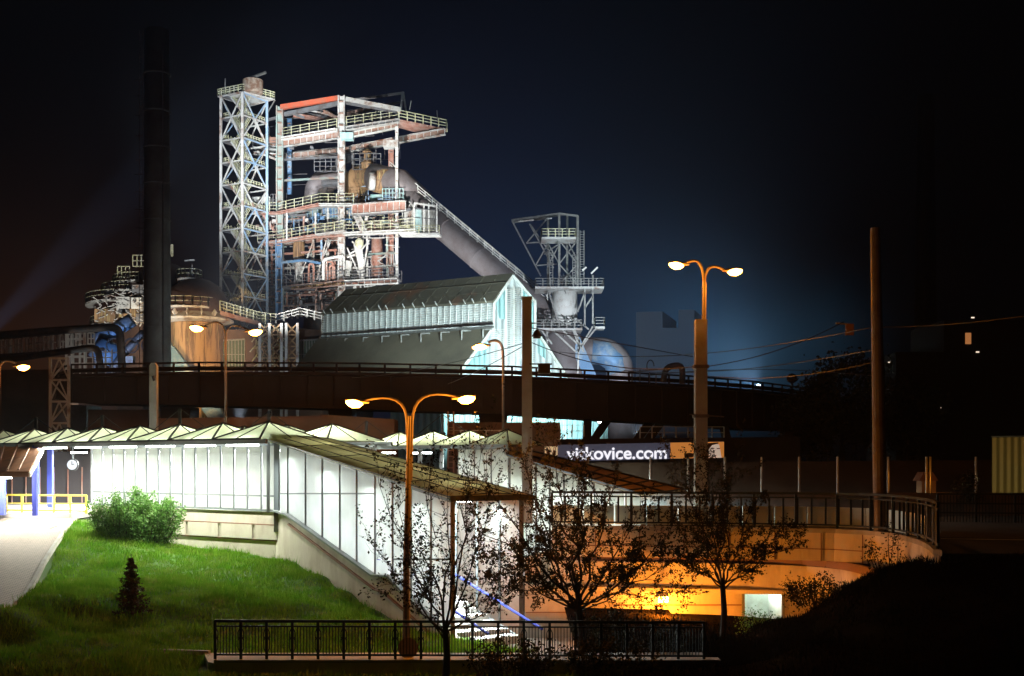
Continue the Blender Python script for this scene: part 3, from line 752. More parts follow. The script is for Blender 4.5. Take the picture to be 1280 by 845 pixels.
b = thing('street_lamp', 'single street lamp cut by the left picture edge', 'street lamp', G(-2,80,0))
MB().tube([G(-3,80,0), P(-1,465,80)]+arc(P(-1,465,80), P(20,454,80), .5), .09, 8).build('pole', 'lamppole', b)
sodium_head(b, P(27,457,80), (1,0,.05), power=120, k=1.7)
b = thing('underpass_lamp', 'orange bulkhead lamp glowing under the edge of the bridge', 'wall lamp', P(828,750,44.6))
MB().box(P(828,743,44.7), .4, .3, .16).build('housing', 'lamppole', b)
MB().beam(P(828,741,44.7), P(828,736,46.3), .06).build('bracket', 'lamppole', b)
MB().tube([P(823,749,44.6), P(835,749,44.6)], .12, 10).build('bulb', 'sodium', b)
light('POINT', 'lamp_or_unseen_light', P(828,756,44.5), SOD, 1700, size=.12, parent=b)
light('POINT', 'lamp_or_unseen_light', P(828,754,51.0), SOD, 1100, size=.12, parent=b)  # extra light without a lamp, added for the hot spot on the back wall
# hanging sign on the wire and small lamp
b = thing('hanging_signal', 'small box sign hanging from the overhead wires', 'signal', P(1062,412,55))
MB().box(P(1062,412,55), .34, .2, .52).build('box', mat('signal_box', (.12,.06,.03), .6), b)
MB().beam(P(1045,404,55), P(1066,406,55), .08).build('arm', 'galv', b)
# overhead wires
wires = [((-20,0),None)]
def wire(p, q, sag, r=.02, n=14):
    pts = []
    for i in range(n+1):
        t_ = i/n; v = Vector(p).lerp(Vector(q), t_); v.z -= sag*4*t_*(1-t_); pts.append(v)
    m = MB(); m.tube(pts, r, 5)
    return m
WL = [('contact wire running from the central mast up to the right edge', P(665,410,50.3), P(866,446,60), .0),
      ('thin overhead wire passing over the viaduct to the tall pole', P(700,440,70), P(1092,409,43.5), .6),
      ('lower overhead wire sagging toward the tall pole', P(780,463,70), P(1094,437,43.5), .4),
      ('lowest overhead wire beside the square mast', P(790,472,70), P(1092,470,60), -.4),
      ('overhead wire continuing from the tall pole to the right edge', P(1096,409,43.5), P(1300,392,38), .1),
      ('overhead wire rising from the shed roof to the central mast', P(440,472,80), P(658,428,50.2), .3),
      ('second overhead wire crossing the lit gable to the mast', P(560,480,80), P(655,432,50.2), .1),
      ('overhead wire from the central mast across to the square mast', P(664,428,50.2), P(870,458,50.2), .5),
      ('long wire crossing the lower part of the blue glow', P(884,470,50.2), P(1095,452,43.5), .3),
      ('thin overhead wire high beside the square mast', P(884,458,50.2), P(1055,402,55), .3)]
for i,(lb,p,q,s_) in enumerate(WL): tag(wire(p,q,s_).build('overhead_wire', 'black'), lb, 'wire', 'overhead wires')
# fence posts behind the deck
D = 60
for i,px in enumerate((735,813,860,906,952,999,1047,1110,1158,1163,1220)):
    lb = ['behind the leafy tree crown','left of the square mast','at the square mast','just right of the square mast','second right of the square mast','above the middle of the dark railing','fourth right of the square mast','just right of the tall pole','left one of a close pair','right one of a close pair','beside the small shrub at far right'][i]
    ww = .11
    tag(MB().tube([G(px,D,0), P(px,571,D)], ww*.55, 8).build('fence_post', 'galv'), 'thin pale post '+lb, 'post', 'pale posts behind the bridge')
MBb = MB(); MBb.slab([G(690,66,0), G(1240,66,0), P(1240,575,66), P(690,579,66)], (0,.3,0)); o = MBb.build('boundary_wall', mat('dark_boundary', (.05,.035,.025), .9, 0, (.035,.025,.018), .5, (.4,.6))); tag(o, 'long dark brown wall behind the pale posts', 'wall')
o = MB().slab([G(690,58,0), G(1400,58,0), P(1400,616,58), P(690,616,58)], (0,.25,0)).build('crash_barrier', 'darksteel'); tag(o, 'low dark barrier along the far side of the road', 'barrier')
# far railing at right
fr = thing('road_railing', 'dark metal railing along the road at the right picture edge', 'railing', G(1220,52,0))
m = MB(); a, b_ = G(1172,52,0), G(1420,50,0)
m.rail([a, b_], 1.2, 1.6, .035, 3); m.build('railing_frame', 'railing', fr)
m = MB()
for i in range(60): q = a.lerp(b_, i/60); m.beam(q, q+Vector((0,0,1.15)), .03)
m.build('balusters', 'railing', fr)
mk = MB()
mk.raw([G(1176,40,.006), G(1500,38,.006), G(1500,38.25,.006), G(1176,40.25,.006)], [(0,1,2,3)]); struct(mk.build('road_marking', mat('road_paint', (.7,.7,.66), .6)), 'white line painted along the dark road')
# yellow corrugated building
light('POINT', 'lamp_or_unseen_light', P(1250,600,68), (1,.85,.4), 260, size=.2)  # unseen light with no fixture, brightens the shed front
yb = thing('yellow_shed', 'yellow profiled metal shed at the right picture edge', 'shed', G(1262,75,0))
MB().slab([G(1240,75,0), G(1400,75,0), P(1400,545,75), P(1240,547,75)], (4.5,8,0)).build('wall', 'corryellow', yb)
MB().slab([P(1239,546.5,74.9), P(1401,544.5,74.9), P(1401,543,74.9), P(1239,545,74.9)], (4.5,8.2,0)).build('roof', 'greysteel', yb)
# kiosk
ko = thing('small_kiosk', 'tiny lit orange hut with a gable roof beyond the bridge', 'hut', G(1161,62,0))
MB().slab([P(1152,618,62), P(1170,618,62), P(1170,600,62), P(1152,600,62)], (0,.8,0)).build('wall', mat('hut_wall', (.35,.25,.16), .7), ko)
MB().slab([P(1149,601,61.9), P(1173,601,61.9), P(1166,590,61.9), P(1155,590,61.9)], (0,1,0)).build('roof', 'coping', ko)
light('POINT', 'lamp_or_unseen_light', P(1166,600,59), SOD, 25, size=.1, parent=ko)  # no lamp here, only an unseen light on the hut
# banner with lettering; floodlighting is put into its colours as weak emission
bn = thing('advertising_banner', 'long dark blue banner with a white web address and a picture of a face', 'banner', G(800,95,0))
D = 95
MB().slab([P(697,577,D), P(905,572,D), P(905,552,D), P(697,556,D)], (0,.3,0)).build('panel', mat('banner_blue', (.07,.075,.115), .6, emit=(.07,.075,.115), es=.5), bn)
fcu = bpy.data.curves.new('lettering', 'FONT'); fcu.body = 'vitkovice.com'; fcu.extrude = .03; fcu.offset = .035; fcu.size = 1.72
fo = bpy.data.objects.new('tmp', fcu); C.objects.link(fo); bpy.context.view_layer.update()
fm = bpy.data.meshes.new_from_object(fo.evaluated_get(bpy.context.evaluated_depsgraph_get())); C.objects.unlink(fo); bpy.data.objects.remove(fo)
lo = bpy.data.objects.new('lettering', fm); C.objects.link(lo); fm.materials.clear(); fm.materials.append(emis('banner_letters', (.95,.93,1), 1.0))
wid = max(v.co.x for v in fm.vertices)-min(v.co.x for v in fm.vertices); sc_ = ((834-709)/F*D)/wid
lo.scale = (sc_, sc_*.97, 1); lo.rotation_euler = (R(90), R(-.6), 0)
lo.location = P(709,574.3,D-.08); lo.parent = bn; lo.matrix_parent_inverse = Matrix.Translation(-bn.location)
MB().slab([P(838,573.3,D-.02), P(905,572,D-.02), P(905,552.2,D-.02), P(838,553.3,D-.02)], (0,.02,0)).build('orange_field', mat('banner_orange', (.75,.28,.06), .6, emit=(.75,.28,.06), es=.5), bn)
def ell(cx, cy_, rx, ry, dd, n=18): return [P(cx+rx*math.cos(2*math.pi*i/n), cy_+ry*math.sin(2*math.pi*i/n), dd) for i in range(n)]
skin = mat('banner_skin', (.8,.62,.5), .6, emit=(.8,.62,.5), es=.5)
drk = mat('banner_hair', (.12,.06,.04), .6)
MB().slab([P(884,572.2,D-.05)]+ell(894,563.5,10,9,D-.05)[3:16]+[P(902,572.2,D-.05)], (0,.02,0)).build('face_picture', skin, bn)
MB().slab([P(880,572,D-.07), P(886,572,D-.07), P(886,562,D-.07), P(890,556.5,D-.07), P(898,554.5,D-.07), P(898,553,D-.07), P(884,554,D-.07), P(880,560,D-.07)], (0,.02,0)).build('hair', drk, bn)
for x in (891,898): MB().slab([P(x-2,561.5,D-.08), P(x+2,561,D-.08), P(x+2,560,D-.08), P(x-2,560.2,D-.08)], (0,.02,0)).build('brow', drk, bn)
MB().slab(ell(862,569,6,3,D-.07), (0,.02,0)).build('hair', drk, bn)
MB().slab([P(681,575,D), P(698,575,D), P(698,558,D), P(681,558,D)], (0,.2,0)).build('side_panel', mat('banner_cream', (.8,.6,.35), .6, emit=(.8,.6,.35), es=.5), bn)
for px in (685.5,693):
    MB().slab([P(px-1.8,569,D-.04), P(px+1.8,569,D-.04), P(px+1.8,563,D-.04), P(px-1.8,563,D-.04)], (0,.02,0)).build('window_picture', drk, bn)
for px in (700,760,820,880): MB().beam(G(px,D+.4,-.2), P(px,553,D+.4), .25).build('leg', 'darksteel', bn)
# parked items: distant lit window boxes at right
b = thing('dark_building', 'unlit block at far right with a single glowing orange window', 'building', G(1210,120,0))
MB().slab([G(1120,120,0), G(1500,120,0), P(1500,400,120), P(1180,400,120), P(1180,440,120), P(1120,440,120)], (0,10,0)).build('wall', mat('dark_block', (.012,.01,.009), .9), b)
MB().slab([P(1207,430,119.8), P(1214,430,119.8), P(1214,416,119.8), P(1207,416,119.8)], (0,.1,0)).build('window', 'warmwin', b)
for px,py in ((1112,453),(1216,397),(1222,440),(1178,510)):
    MB().box(P(px,py,119.6), .3, .1, .12).build('lamp', emis('tiny_lamp', (1,.8,.6), 1.2), b)

# ================================================================== VEGETATION
def leafmesh(pts, size, rng, name, m, parent, n_per=1):
    pts = np.array(pts); n = len(pts)
    if n == 0: return
    u = rng.normal(size=(n,3)); u /= np.linalg.norm(u,axis=1)[:,None]
    v = rng.normal(size=(n,3)); v -= (v*u).sum(1)[:,None]*u; v /= np.linalg.norm(v,axis=1)[:,None]
    s = size*rng.uniform(.6,1.3,size=(n,1))
    V = np.stack([pts-u*s*.1, pts+u*s*.5+v*s*.38, pts+u*s*1.15, pts+u*s*.5-v*s*.38],1).reshape(-1,3)
    me = bpy.data.meshes.new(name); idx = np.arange(4*n)
    me.vertices.add(4*n); me.vertices.foreach_set('co', V.ravel()); me.loops.add(4*n); me.loops.foreach_set('vertex_index', idx)
    me.polygons.add(n); me.polygons.foreach_set('loop_start', np.arange(0,4*n,4)); me.polygons.foreach_set('loop_total', np.full(n,4)); me.update(calc_edges=True)
    me.materials.append(M[m]); o = bpy.data.objects.new(name, me); C.objects.link(o)
    if parent: attach(o, parent)
    return o
def grow(tb, p, d, L, r, depth, leaves, rng, bend=.25, spread=.6, k=3, up=.06, lf=5, leafy=1.0):
    n = 4; pts = [p]; q = p.copy(); dd = d.copy()
    for i in range(n):
        dd = (dd+Vector(rng.normal(size=3))*bend*.35+Vector((0,0,up))).normalized(); q = q+dd*L/n; pts.append(q.copy())
    tb.tube(pts, [r*(1-.45*i/n) for i in range(n+1)], 5 if depth < 3 else 6, caps=False)
    if depth <= 1:
        for t_ in pts[1:]:
            for _ in range(lf):
                if rng.random() < leafy: leaves.append(tuple(t_+Vector(rng.normal(size=3))*.035))
    if depth == 0: return
    for j in range(k):
        t_ = rng.uniform(.3,1) if j else 1.0
        x = pts[0].lerp(pts[-1], t_) if t_ < 1 else pts[-1]
        ax = Vector(rng.normal(size=3)); nd = (dd+(ax-dd*ax.dot(dd)).normalized()*spread*rng.uniform(.5,1.2)).normalized()
        grow(tb, x, nd, L*rng.uniform(.6,.85), r*.58, depth-1, leaves, rng, bend, spread, k, up, lf, leafy)
def bare_tree(label, base, top_trunk, branches, seed, leafs=5, leafsz=.09, r=.11, leafy=1.0):
    rng = np.random.default_rng(seed)
    root = thing('young_tree', label, 'tree', base)
    tk = MB(); mid = base.lerp(top_trunk, .5)+Vector((.06,0,0)); tk.tube([base-Vector((0,0,.3)), mid, top_trunk], [r*1.2, r, r*.8], 8); tk.build('trunk', 'bark', root)
    br_ = MB(); leaves = []
    for tip, rr_ in branches:
        tip = Vector(tip); d = tip-top_trunk; L = d.length
        st_ = top_trunk-Vector((0,0,rng.uniform(0,.35)))
        pts = [st_]; n = 7
        for i in range(1, n+1):
            q = st_.lerp(tip, i/n)+Vector(rng.normal(size=3))*.05*L*.5; q.z += .10*L*math.sin(math.pi*i/n)*(-.4 if d.z > 1 else .5); pts.append(q)
        br_.tube(pts, [rr_*(1-.8*i/n) for i in range(n+1)], 6, caps=False)
        for i in range(2, n+1):
            for _ in range(3):
                dd = (pts[i]-pts[i-1]).normalized(); ax = Vector(rng.normal(size=3)); nd = (dd*.8+ax*.5+Vector((0,0,.25))).normalized()
                grow(br_, pts[i], nd, L*.15*rng.uniform(.7,1.4), rr_*.26, 2 if rng.random() < .4 else 1, leaves, rng, .4, .7, 2, .03, leafs, leafy)
    br_.build('branches', 'bark', root)
    leafmesh(leaves, leafsz, rng, 'foliage', 'leaf', root)
    return root
B = lambda px,py,D: P(px,py,D)
bare_tree('leafy young tree in the middle with a dense dark spreading crown', B(727,826,34), B(722,752,34),
    [(B(622,735,33.5),.03),(B(612,700,34.5),.035),(B(596,650,34),.04),(B(612,600,33),.04),(B(655,590,34.5),.045),(B(700,580,33),.05),(B(735,590,34.5),.045),(B(765,610,34),.045),(B(800,640,33.4),.04),(B(835,668,34.5),.04),(B(842,700,34),.035),(B(660,640,35),.04),(B(690,650,33),.04),(B(650,690,34.5),.035),(B(790,700,34),.03),(B(850,740,34),.025),(B(725,640,34.8),.04)], 3, leafs=4, leafsz=.062)
bare_tree('half bare young tree at left of the middle with long thin rising twigs', B(556,850,30.5), B(556,786,30.5),
    [(B(478,612,30),.03),(B(500,640,31),.03),(B(468,680,30.5),.025),(B(530,600,30),.03),(B(560,615,31),.03),(B(592,600,30.5),.035),(B(610,650,30),.03),(B(625,700,31),.03),(B(640,735,30.5),.025),(B(520,700,30),.025),(B(600,570,31),.03),(B(490,735,31),.02)], 5, leafs=2, leafsz=.066, r=.09, leafy=.6)
bare_tree('small young tree with a narrow trunk before the curved bridge edge', B(903,800,39), B(903,728,39),
    [(B(850,660,39),.035),(B(862,610,38.5),.035),(B(880,585,39.5),.035),(B(905,600,39),.035),(B(935,640,38.5),.035),(B(965,665,39),.03),(B(1000,672,39.5),.03),(B(850,700,39),.03),(B(960,690,39),.03),(B(890,640,39.5),.03),(B(915,590,39),.03),(B(848,578,39.5),.03)], 8, leafs=3, leafsz=.068, r=.1)
def bush(label, name, cat, base, rx, ry, h, n, m, seed, size=.09, stems=12, group=None, core=.0):
    rng = np.random.default_rng(seed); root = thing(name, label, cat, base, group)
    tb = MB(); lv = []
    for i in range(stems):
        a = rng.uniform(0, 2*math.pi); rr_ = math.sqrt(rng.uniform(0,1))
        hh_ = h*rng.uniform(.55,1.05)*(1-.35*rr_)
        tip = base+Vector((rx*rr_*math.cos(a), ry*rr_*math.sin(a), hh_)); st_ = base+Vector((rx*.6*rr_*math.cos(a), ry*.6*rr_*math.sin(a), -.2))
        mid = st_.lerp(tip,.5)+Vector(rng.normal(size=3))*.1; tb.tube([st_, mid, tip], [.02,.014,.005], 4, caps=False)
        k = int(n/stems)
        for _ in range(k):
            t_ = rng.uniform(.12,1)**.8; q = (st_.lerp(mid, t_*2) if t_ < .5 else mid.lerp(tip, t_*2-1))
            lv.append(tuple(q+Vector(rng.normal(size=3))*(.22*(1.15-t_*.8))))
    tb.build('stems', 'bark', root); leafmesh(lv, size, rng, 'foliage', m, root); return root
bush('large round bright green shrub at the top of the lawn', 'shrub', 'shrub', P(168,682,57), 2.35, 1.5, 2.95, 30000, 'bushleaf', 31, .09, 170)
bush('low wild bush at the left of the dark bank, in front of the curved wall', 'wild_bush', 'bush', P(1025,750,41), 1.3, .8, 1.1, 2200, 'leaf', 12, .07, 26)
bush('green tipped bush in front of the pale underpass doorway', 'wild_bush', 'bush', P(948,790,41), .6, .5, .95, 900, 'bushleaf', 13, .06, 14)
bush('thicket of dark saplings behind the railing below the orange lamp', 'wild_bush', 'bush', P(800,822,36), 1.6, .6, 2.3, 2600, 'leaf', 14, .075, 24)
bush('dark undergrowth in front of the foreground railing', 'wild_bush', 'bush', P(640,850,31.5), 1.6, .4, 1.3, 3000, 'leaf', 15, .07, 26)
bush('small dark weeds in front of the railing left of the lamp post', 'wild_bush', 'bush', P(755,845,32), 1.5, .4, 1.2, 2400, 'leaf', 16, .07, 22)
bush('slim sapling beside the far yellow shed', 'sapling', 'shrub', P(1208,625,58), .5, .4, 2.0, 800, 'leaf', 17, .09, 8)
bush('thin climbing saplings on the bend of the curved wall', 'sapling', 'shrub', P(1118,712,40), 1.0, .5, 2.0, 700, 'leaf', 18, .07, 8)
# fir
_D = min(np.arange(30,50,.1), key=lambda D: abs(float(hz((164-640)/F*D, D))-(CZ-(768-HY)/F*D))); fr0 = P(164,770,float(_D)); rng = np.random.default_rng(4)
ft = thing('small_fir', 'little dark fir tree standing alone on the lawn', 'tree', fr0)
MB().tube([fr0-Vector((0,0,.2)), fr0+Vector((0,0,2.05))], [.05,.01], 6).build('trunk', 'bark', ft)
lv = []; tb = MB()
for i in range(15):
    z = .12+1.85*i/15; n = 6; rr_ = (.52*(1-i/15)**.9+.04)*(1.0 if i%3 else 1.35)*(1.0)
    for j in range(n):
        a = 2*math.pi*j/n+i*.7+rng.uniform(-.2,.2); L = rr_*rng.uniform(.7,1.15); p0 = fr0+Vector((0,0,z)); p1 = p0+Vector((L*math.cos(a), L*math.sin(a), L*.15-.06))
        tb.tube([p0,p1], [.012,.005], 3, caps=False)
        for k in range(int(40*L/.5)+8): lv.append(tuple(p0.lerp(p1, rng.uniform(.1,1))+Vector(rng.normal(size=3))*.028))
tb.build('branches', 'bark', ft); leafmesh(lv, .07, rng, 'needles', 'fir', ft)
# far trees
def bigtree(label, base, h, rad, seed, n=6000, m='leaf', size=.3):
    rng = np.random.default_rng(seed); root = thing('broadleaf_tree', label, 'tree', base)
    tb = MB(); tb.tube([base, base+Vector((.2,0,h*.55))], [.35,.18], 8); lv = []
    cl = []
    for i in range(26):
        v = rng.normal(size=3); v /= np.linalg.norm(v); v *= rng.uniform(.3,1)**.6
        c = base+Vector((v[0]*rad, v[1]*rad, h*.62+v[2]*h*.36)); cl.append(c); tb.tube([base+Vector((.1,0,h*.4)), c], [.1,.03], 5, caps=False)
    for i in range(n):
        c = cl[rng.integers(26)]; lv.append(tuple(c+Vector(rng.normal(size=3))*rad*.17))
    tb.build('trunk', 'bark', root); leafmesh(lv, size, rng, 'crown', m, root)
bigtree('broad dark tree rising beyond the end of the viaduct', P(1052,600,110), 11.5, 4.2, 21, 9000)
bigtree('smaller dark tree right of the tall pole', P(1130,600,115), 10, 3.6, 22, 5000)
bigtree('low dark tree at the left foot of the big one', P(1010,600,108), 7.5, 3, 23, 4000)
# grass blades
rng = np.random.default_rng(9)
def grass(name, label, region, n, hfun, hgt, seed, cond, m):
    rng = np.random.default_rng(seed); x0,x1,y0,y1 = region
    x = rng.uniform(x0,x1,n); y = y0+(y1-y0)*rng.uniform(0,1,n)
    keep = cond(x,y); x = x[keep]; y = y[keep]; z = hfun(x,y)+0.0; n = len(x)
    a = rng.uniform(0,2*math.pi,n); hh_ = hgt*rng.uniform(.35,1.25,n)*(1+.35*np.sin(x*1.7+y*.9)*np.sin(y*2.1-x*.6))*(1+.9*(rng.random(n)<.03))*(1+.5*(np.sin(x*.9+1)*np.sin(y*.7)>.45)); wdt = .013+.012*rng.random(n)
    lean = rng.normal(size=(n,2))*.35*hh_[:,None]
    bx_, by_ = np.cos(a)*wdt, np.sin(a)*wdt
    V = np.zeros((n,3,3)); V[:,0] = np.stack([x-bx_,y-by_,z-.05],1); V[:,1] = np.stack([x+bx_,y+by_,z-.05],1); V[:,2] = np.stack([x+lean[:,0],y+lean[:,1],z+hh_],1)
    me = bpy.data.meshes.new(name); me.vertices.add(3*n); me.vertices.foreach_set('co', V.ravel()); me.loops.add(3*n); me.loops.foreach_set('vertex_index', np.arange(3*n))
    me.polygons.add(n); me.polygons.foreach_set('loop_start', np.arange(0,3*n,3)); me.polygons.foreach_set('loop_total', np.full(n,3)); me.update(calc_edges=True)
    me.materials.append(M[m]); o = bpy.data.objects.new(name, me); C.objects.link(o); o['kind'] = 'stuff'; o['label'] = label; return o
M['grass'] = mat('grass_blades', (.09, .24, .012), .8, 0, (.17, .29, .03), 1.1, (.4, .6), col3=(.24,.25,.08), spec=0)
pe = np.array([(p.x,p.y) for p in path_e])[::-1]
def lawncond(x,y):
    px_ = np.interp(y, pe[:,1], pe[:,0]); k1 = x > px_+.12
    k1 |= (y < 36)
    A = (x-R0.x)*wb.x+(y-R0.y)*wb.y; Bq = (x-R0.x)*sb.x+(y-R0.y)*sb.y
    k2 = np.where(x < R0.x, A < -.28, Bq < -.15)
    k3 = ~((y > 32.2) & (y < 34.7) & (x > -8.6)) & ~((y > 59.5) & (x < -19.9)) & ~((y < 32.8)&(y>26)&(x>-8)&(x<7)&(y>32.2))
    return k1&k2&k3
grass('grass', 'bright green lawn grass running down from the station', (-26,8,20,61), 400000, hz, .17, 1, lawncond, 'grass')
def foliage_mix(m, k):
    t = m.node_tree; b = t.nodes['Principled BSDF']; o = t.nodes['Material Output']
    tr = t.nodes.new('ShaderNodeBsdfTranslucent'); mx = t.nodes.new('ShaderNodeMixShader'); mx.inputs[0].default_value = k
    src = b.inputs['Base Color'].links[0].from_socket; t.links.new(src, tr.inputs[0])
    t.links.new(b.outputs[0], mx.inputs[1]); t.links.new(tr.outputs[0], mx.inputs[2]); t.links.new(mx.outputs[0], o.inputs[0])
M['soil'].node_tree.nodes['Principled BSDF'].inputs['Specular IOR Level'].default_value = 0
foliage_mix(M['grass'], .3); foliage_mix(M['bushleaf'], .35)
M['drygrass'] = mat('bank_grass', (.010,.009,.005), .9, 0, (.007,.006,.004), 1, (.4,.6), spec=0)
def bankcond(x,y):
    ry = np.array([ringY(v) for v in x]); return y < ry-.4
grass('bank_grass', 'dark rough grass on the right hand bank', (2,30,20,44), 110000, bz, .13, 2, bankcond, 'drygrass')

# ================================================================== WORKS
# ---- chimney
D = 130
ch = thing('chimney', 'tall dark steel chimney with joint rings at left', 'chimney', G(196.5,D,-.3))
hz_ = CZ+(HY-38)/F*D
r0 = 16/F*D
MB().tube([G(197,D,-.3), Vector((G(196,D).x, D, hz_))], [r0*1.08, r0*.93], 36).build('shaft', 'chimney', ch, True)
for y in (94,141,186,231,276,320,365,410): 
    z = P(0,y,D).z; MB().tube([Vector((G(196.3,D).x,D,z)), Vector((G(196.3,D).x,D,z+.12))], r0*1.06, 36).build('joint_ring', 'chimney', ch)
cb = MB()
for k in range(3): cb.tube([(G(196,D).x+r0*.75, D-r0*.75-.1+.0, -.3), (G(196,D).x+r0*.70, D-r0*.70-.1, hz_-2)], .06, 6)
cb.build('conduit', 'darksteel', ch)
ld = MB(); x0 = G(180.5,D).x-.35
for dx in (-.2,.2): ld.beam((x0+dx,D,0),(x0+dx,D,hz_), .06)
z = 1
while z < hz_: ld.beam((x0-.2,D,z),(x0+.2,D,z), .04); z += .6
for y in (100,120,145,170,200,218,240,262,285,310,335): ld.beam((x0-.7,D,P(0,y,D).z),(x0+.5,D,P(0,y,D).z), .08)
ld.build('ladder', 'darksteel', ch)

# ---- viaduct
vd = thing('viaduct', 'long dark steel viaduct with railings crossing in front of the works', 'viaduct', G(500,100,-.3))
vt = [(72,476,98),(90,470,98),(250,467,100),(450,468,100),(640,472,100),(760,478,102),(860,483,106),(940,489,112),(1010,497,122)]
vb = [(72,497,98),(90,502,98),(250,505,100),(450,510,100),(640,516,100),(760,524,102),(860,530,106),(940,536,112),(1010,537,122)]
vm_ = MB()
for i in range(len(vt)-1):
    a,b,c,d = P(*vt[i]),P(*vt[i+1]),P(*vb[i+1]),P(*vb[i]); o_ = Vector((0,7,0)); vm_.hexa([d, c, c+o_, d+o_, a, b, b+o_, a+o_])
vm_.build('girder', 'viaduct', vd)
wm_ = MB()
for i in range(len(vt)-1):
    a,b,c,d = P(*vt[i]),P(*vt[i+1]),P(*vb[i+1]),P(*vb[i]); n_s = max(2, int((b-a).length/2.2))
    for k in range(n_s): wm_.beam(a.lerp(b,k/n_s)+Vector((0,-.1,0)), d.lerp(c,k/n_s)+Vector((0,-.1,0)), .09, .2)
wm_.build('web_stiffener', 'viaduct', vd)
nm = MB()
for i in range(len(vt)-1):
    a,b = P(*vt[i]),P(*vt[i+1]); u = Vector((0,-.35,0)); nm.beam(a+u, b+u, .7, .25); 
    c,d = P(*vb[i]),P(*vb[i+1]); nm.beam(c+u*.5, d+u*.5, .5, .22)
nm.build('flange', 'viaduct', vd)
rm = MB()
for i in range(len(vt)-1):
    a,b = P(*vt[i])+Vector((0,-.3,.12)),P(*vt[i+1])+Vector((0,-.3,.12)); rm.rail([a,b], .78, 2.0, .07, 2); rm.tube([a+Vector((0,.8,.3)), b+Vector((0,.8,.3))], .14, 6)
rm.build('railing', 'viaduct', vd)
for px0,px1,px2,px3 in ((598,634,626,606),(200,238,230,208),(410,440,434,416)):
    yb_ = 508 if px0 < 500 else 516
    MB().slab([P(px0,yb_,102), P(px1,yb_,102), G(px2,102,-.3), G(px3,102,-.3)], (0,3,0)).build('pier', 'viaduct', vd)
for a,b in (((812,528),(786,560)),((826,528),(800,560)),((760,524),(738,552)),((735,522),(733,552)),((905,534),(915,575)),((985,540),(985,585))):
    MB().beam(P(a[0],a[1],106), P(b[0],b[1]+4,106), .7).build('strut', 'viaduct', vd)
# equipment on the viaduct
eq = MB(); pipe(eq, [P(829,478,103), P(832,459,103), P(853,455,103), P(853,480,103)], .26); 
for x in (790,800,812,820): eq.beam(P(x,480,103), P(x,460+((x*7)%9),103), .1)
eq.beam(P(785,465,103), P(822,462,103), .08)
for k in range(9): eq.beam(P(813+9*math.cos(math.pi*(k)/8)*.5,458-8*math.sin(math.pi*k/8),103), P(813+9*math.cos(math.pi*(k+1)/8)*.5,458-8*math.sin(math.pi*(k+1)/8),103), .09)
tag(eq.build('pipework', 'darksteel'), 'small looped pipework standing on top of the viaduct', 'pipes')
b = thing('signal_post', 'round topped signal standing near the viaduct end', 'signal', P(990,494,118))
MB().beam(P(990,494,118), P(990,478,118), .2).build('post', 'darksteel', b); MB().lathe(P(990,473,118), [(.1,-.5),(.5,-.25),(.55,.1),(.3,.4),(.05,.5)], 14).build('head', 'darksteel', b)

# ---- low buildings and walls under the viaduct
def block(name, label, cat, px0, px1, py, D, m, depth=5, top=None):
    o = MB().slab([G(px0,D,-.3), G(px1,D,-.3), P(px1,top or py,D), P(px0,py,D)], (0,depth,0)).build(name, m); return tag(o, label, cat)
block('works_wall', 'plain brown wall below the middle of the viaduct', 'wall', 400, 493, 518, 90, 'brownwall', 3, 524)
block('works_wall', 'low brown wall behind the canopy row at left', 'wall', 190, 400, 523, 92, 'brownwall', 2, 520)
block('works_building', 'brown block seen under the left half of the viaduct', 'building', 110, 185, 512, 104, 'brownwall', 6)
block('works_building', 'brown hall wall at the far left behind the lattice pylon', 'building', -60, 62, 462, 120, 'brownwall', 8, 462)
block('works_wall', 'grey blue wall panel beside the lattice pylon', 'wall', 84, 108, 506, 108, 'greysteel', 4)
block('blue_hall', 'blue grey hall wall under the viaduct', 'building', 488, 550, 505, 125, 'corrcyan', 6)
block('works_wall', 'brown wall right of the viaduct pier', 'wall', 560, 700, 528, 96, 'brownwall', 2)
block('gas_holder_wall', 'dark wall strip above the long banner', 'wall', 690, 1000, 549, 97, 'viaduct', 2, 546)
bl = MB(); bl.slab([P(690,544,98), P(690,520,125), P(700,520,125), P(700,544,98)][0:0] or [P(688,544,110), P(690,518,112), P(691,518,112), P(689,544,110)], (0,.3,0))
# railings along the works yard
for i,(x0,x1,y,D_,lb) in enumerate(((640,730,546,98,'pale railing above the brown wall right of the pier'),(800,905,548,98,'row of thin pale railing posts left of the square mast'),(560,640,553,95,'low railing by the small yard stairs'))):
    m = MB(); m.rail([P(x0,y,D_), P(x1,y,D_)], .95, 1.05, .03, 2, .05); tag(m.build('yard_railing', 'galv'), lb, 'railing')
# ladder-like frame (555,515..)
lf_ = MB(); 
for px in (560,567): lf_.beam(G(px,94,0), P(px,514,94), .12)
for k in range(14): z = .4+k*.45; lf_.beam(Vector((G(560,94).x,94,z)), Vector((G(567,94).x,94,z)), .07)
tag(lf_.build('access_ladder', 'rust'), 'narrow rusty ladder between brown wall and blue hall', 'ladder')
# umbrella masts above station roof
for i,(px,py,D_) in enumerate(((45,522,72),(128,519,71),(225,511,70),(336,514,70),(458,526,70),(553,518,70))):
    m = MB(); m.beam(G(px,D_,3.4), P(px,py,D_), .16)
    t_ = P(px,py,D_)
    for dx in (-2.6,2.6): m.beam(t_, t_+Vector((dx, 0, -2.1 if dx < 0 else -1.9)), .045)
    tag(m.build('roof_mast', 'black'), 'slim stayed mast rising behind the roof, '+['leftmost of the row','second from the left','below the tank','third from the right','beside the front lamp head','rightmost, before the ladder'][i], 'mast', 'stayed masts behind the roof')
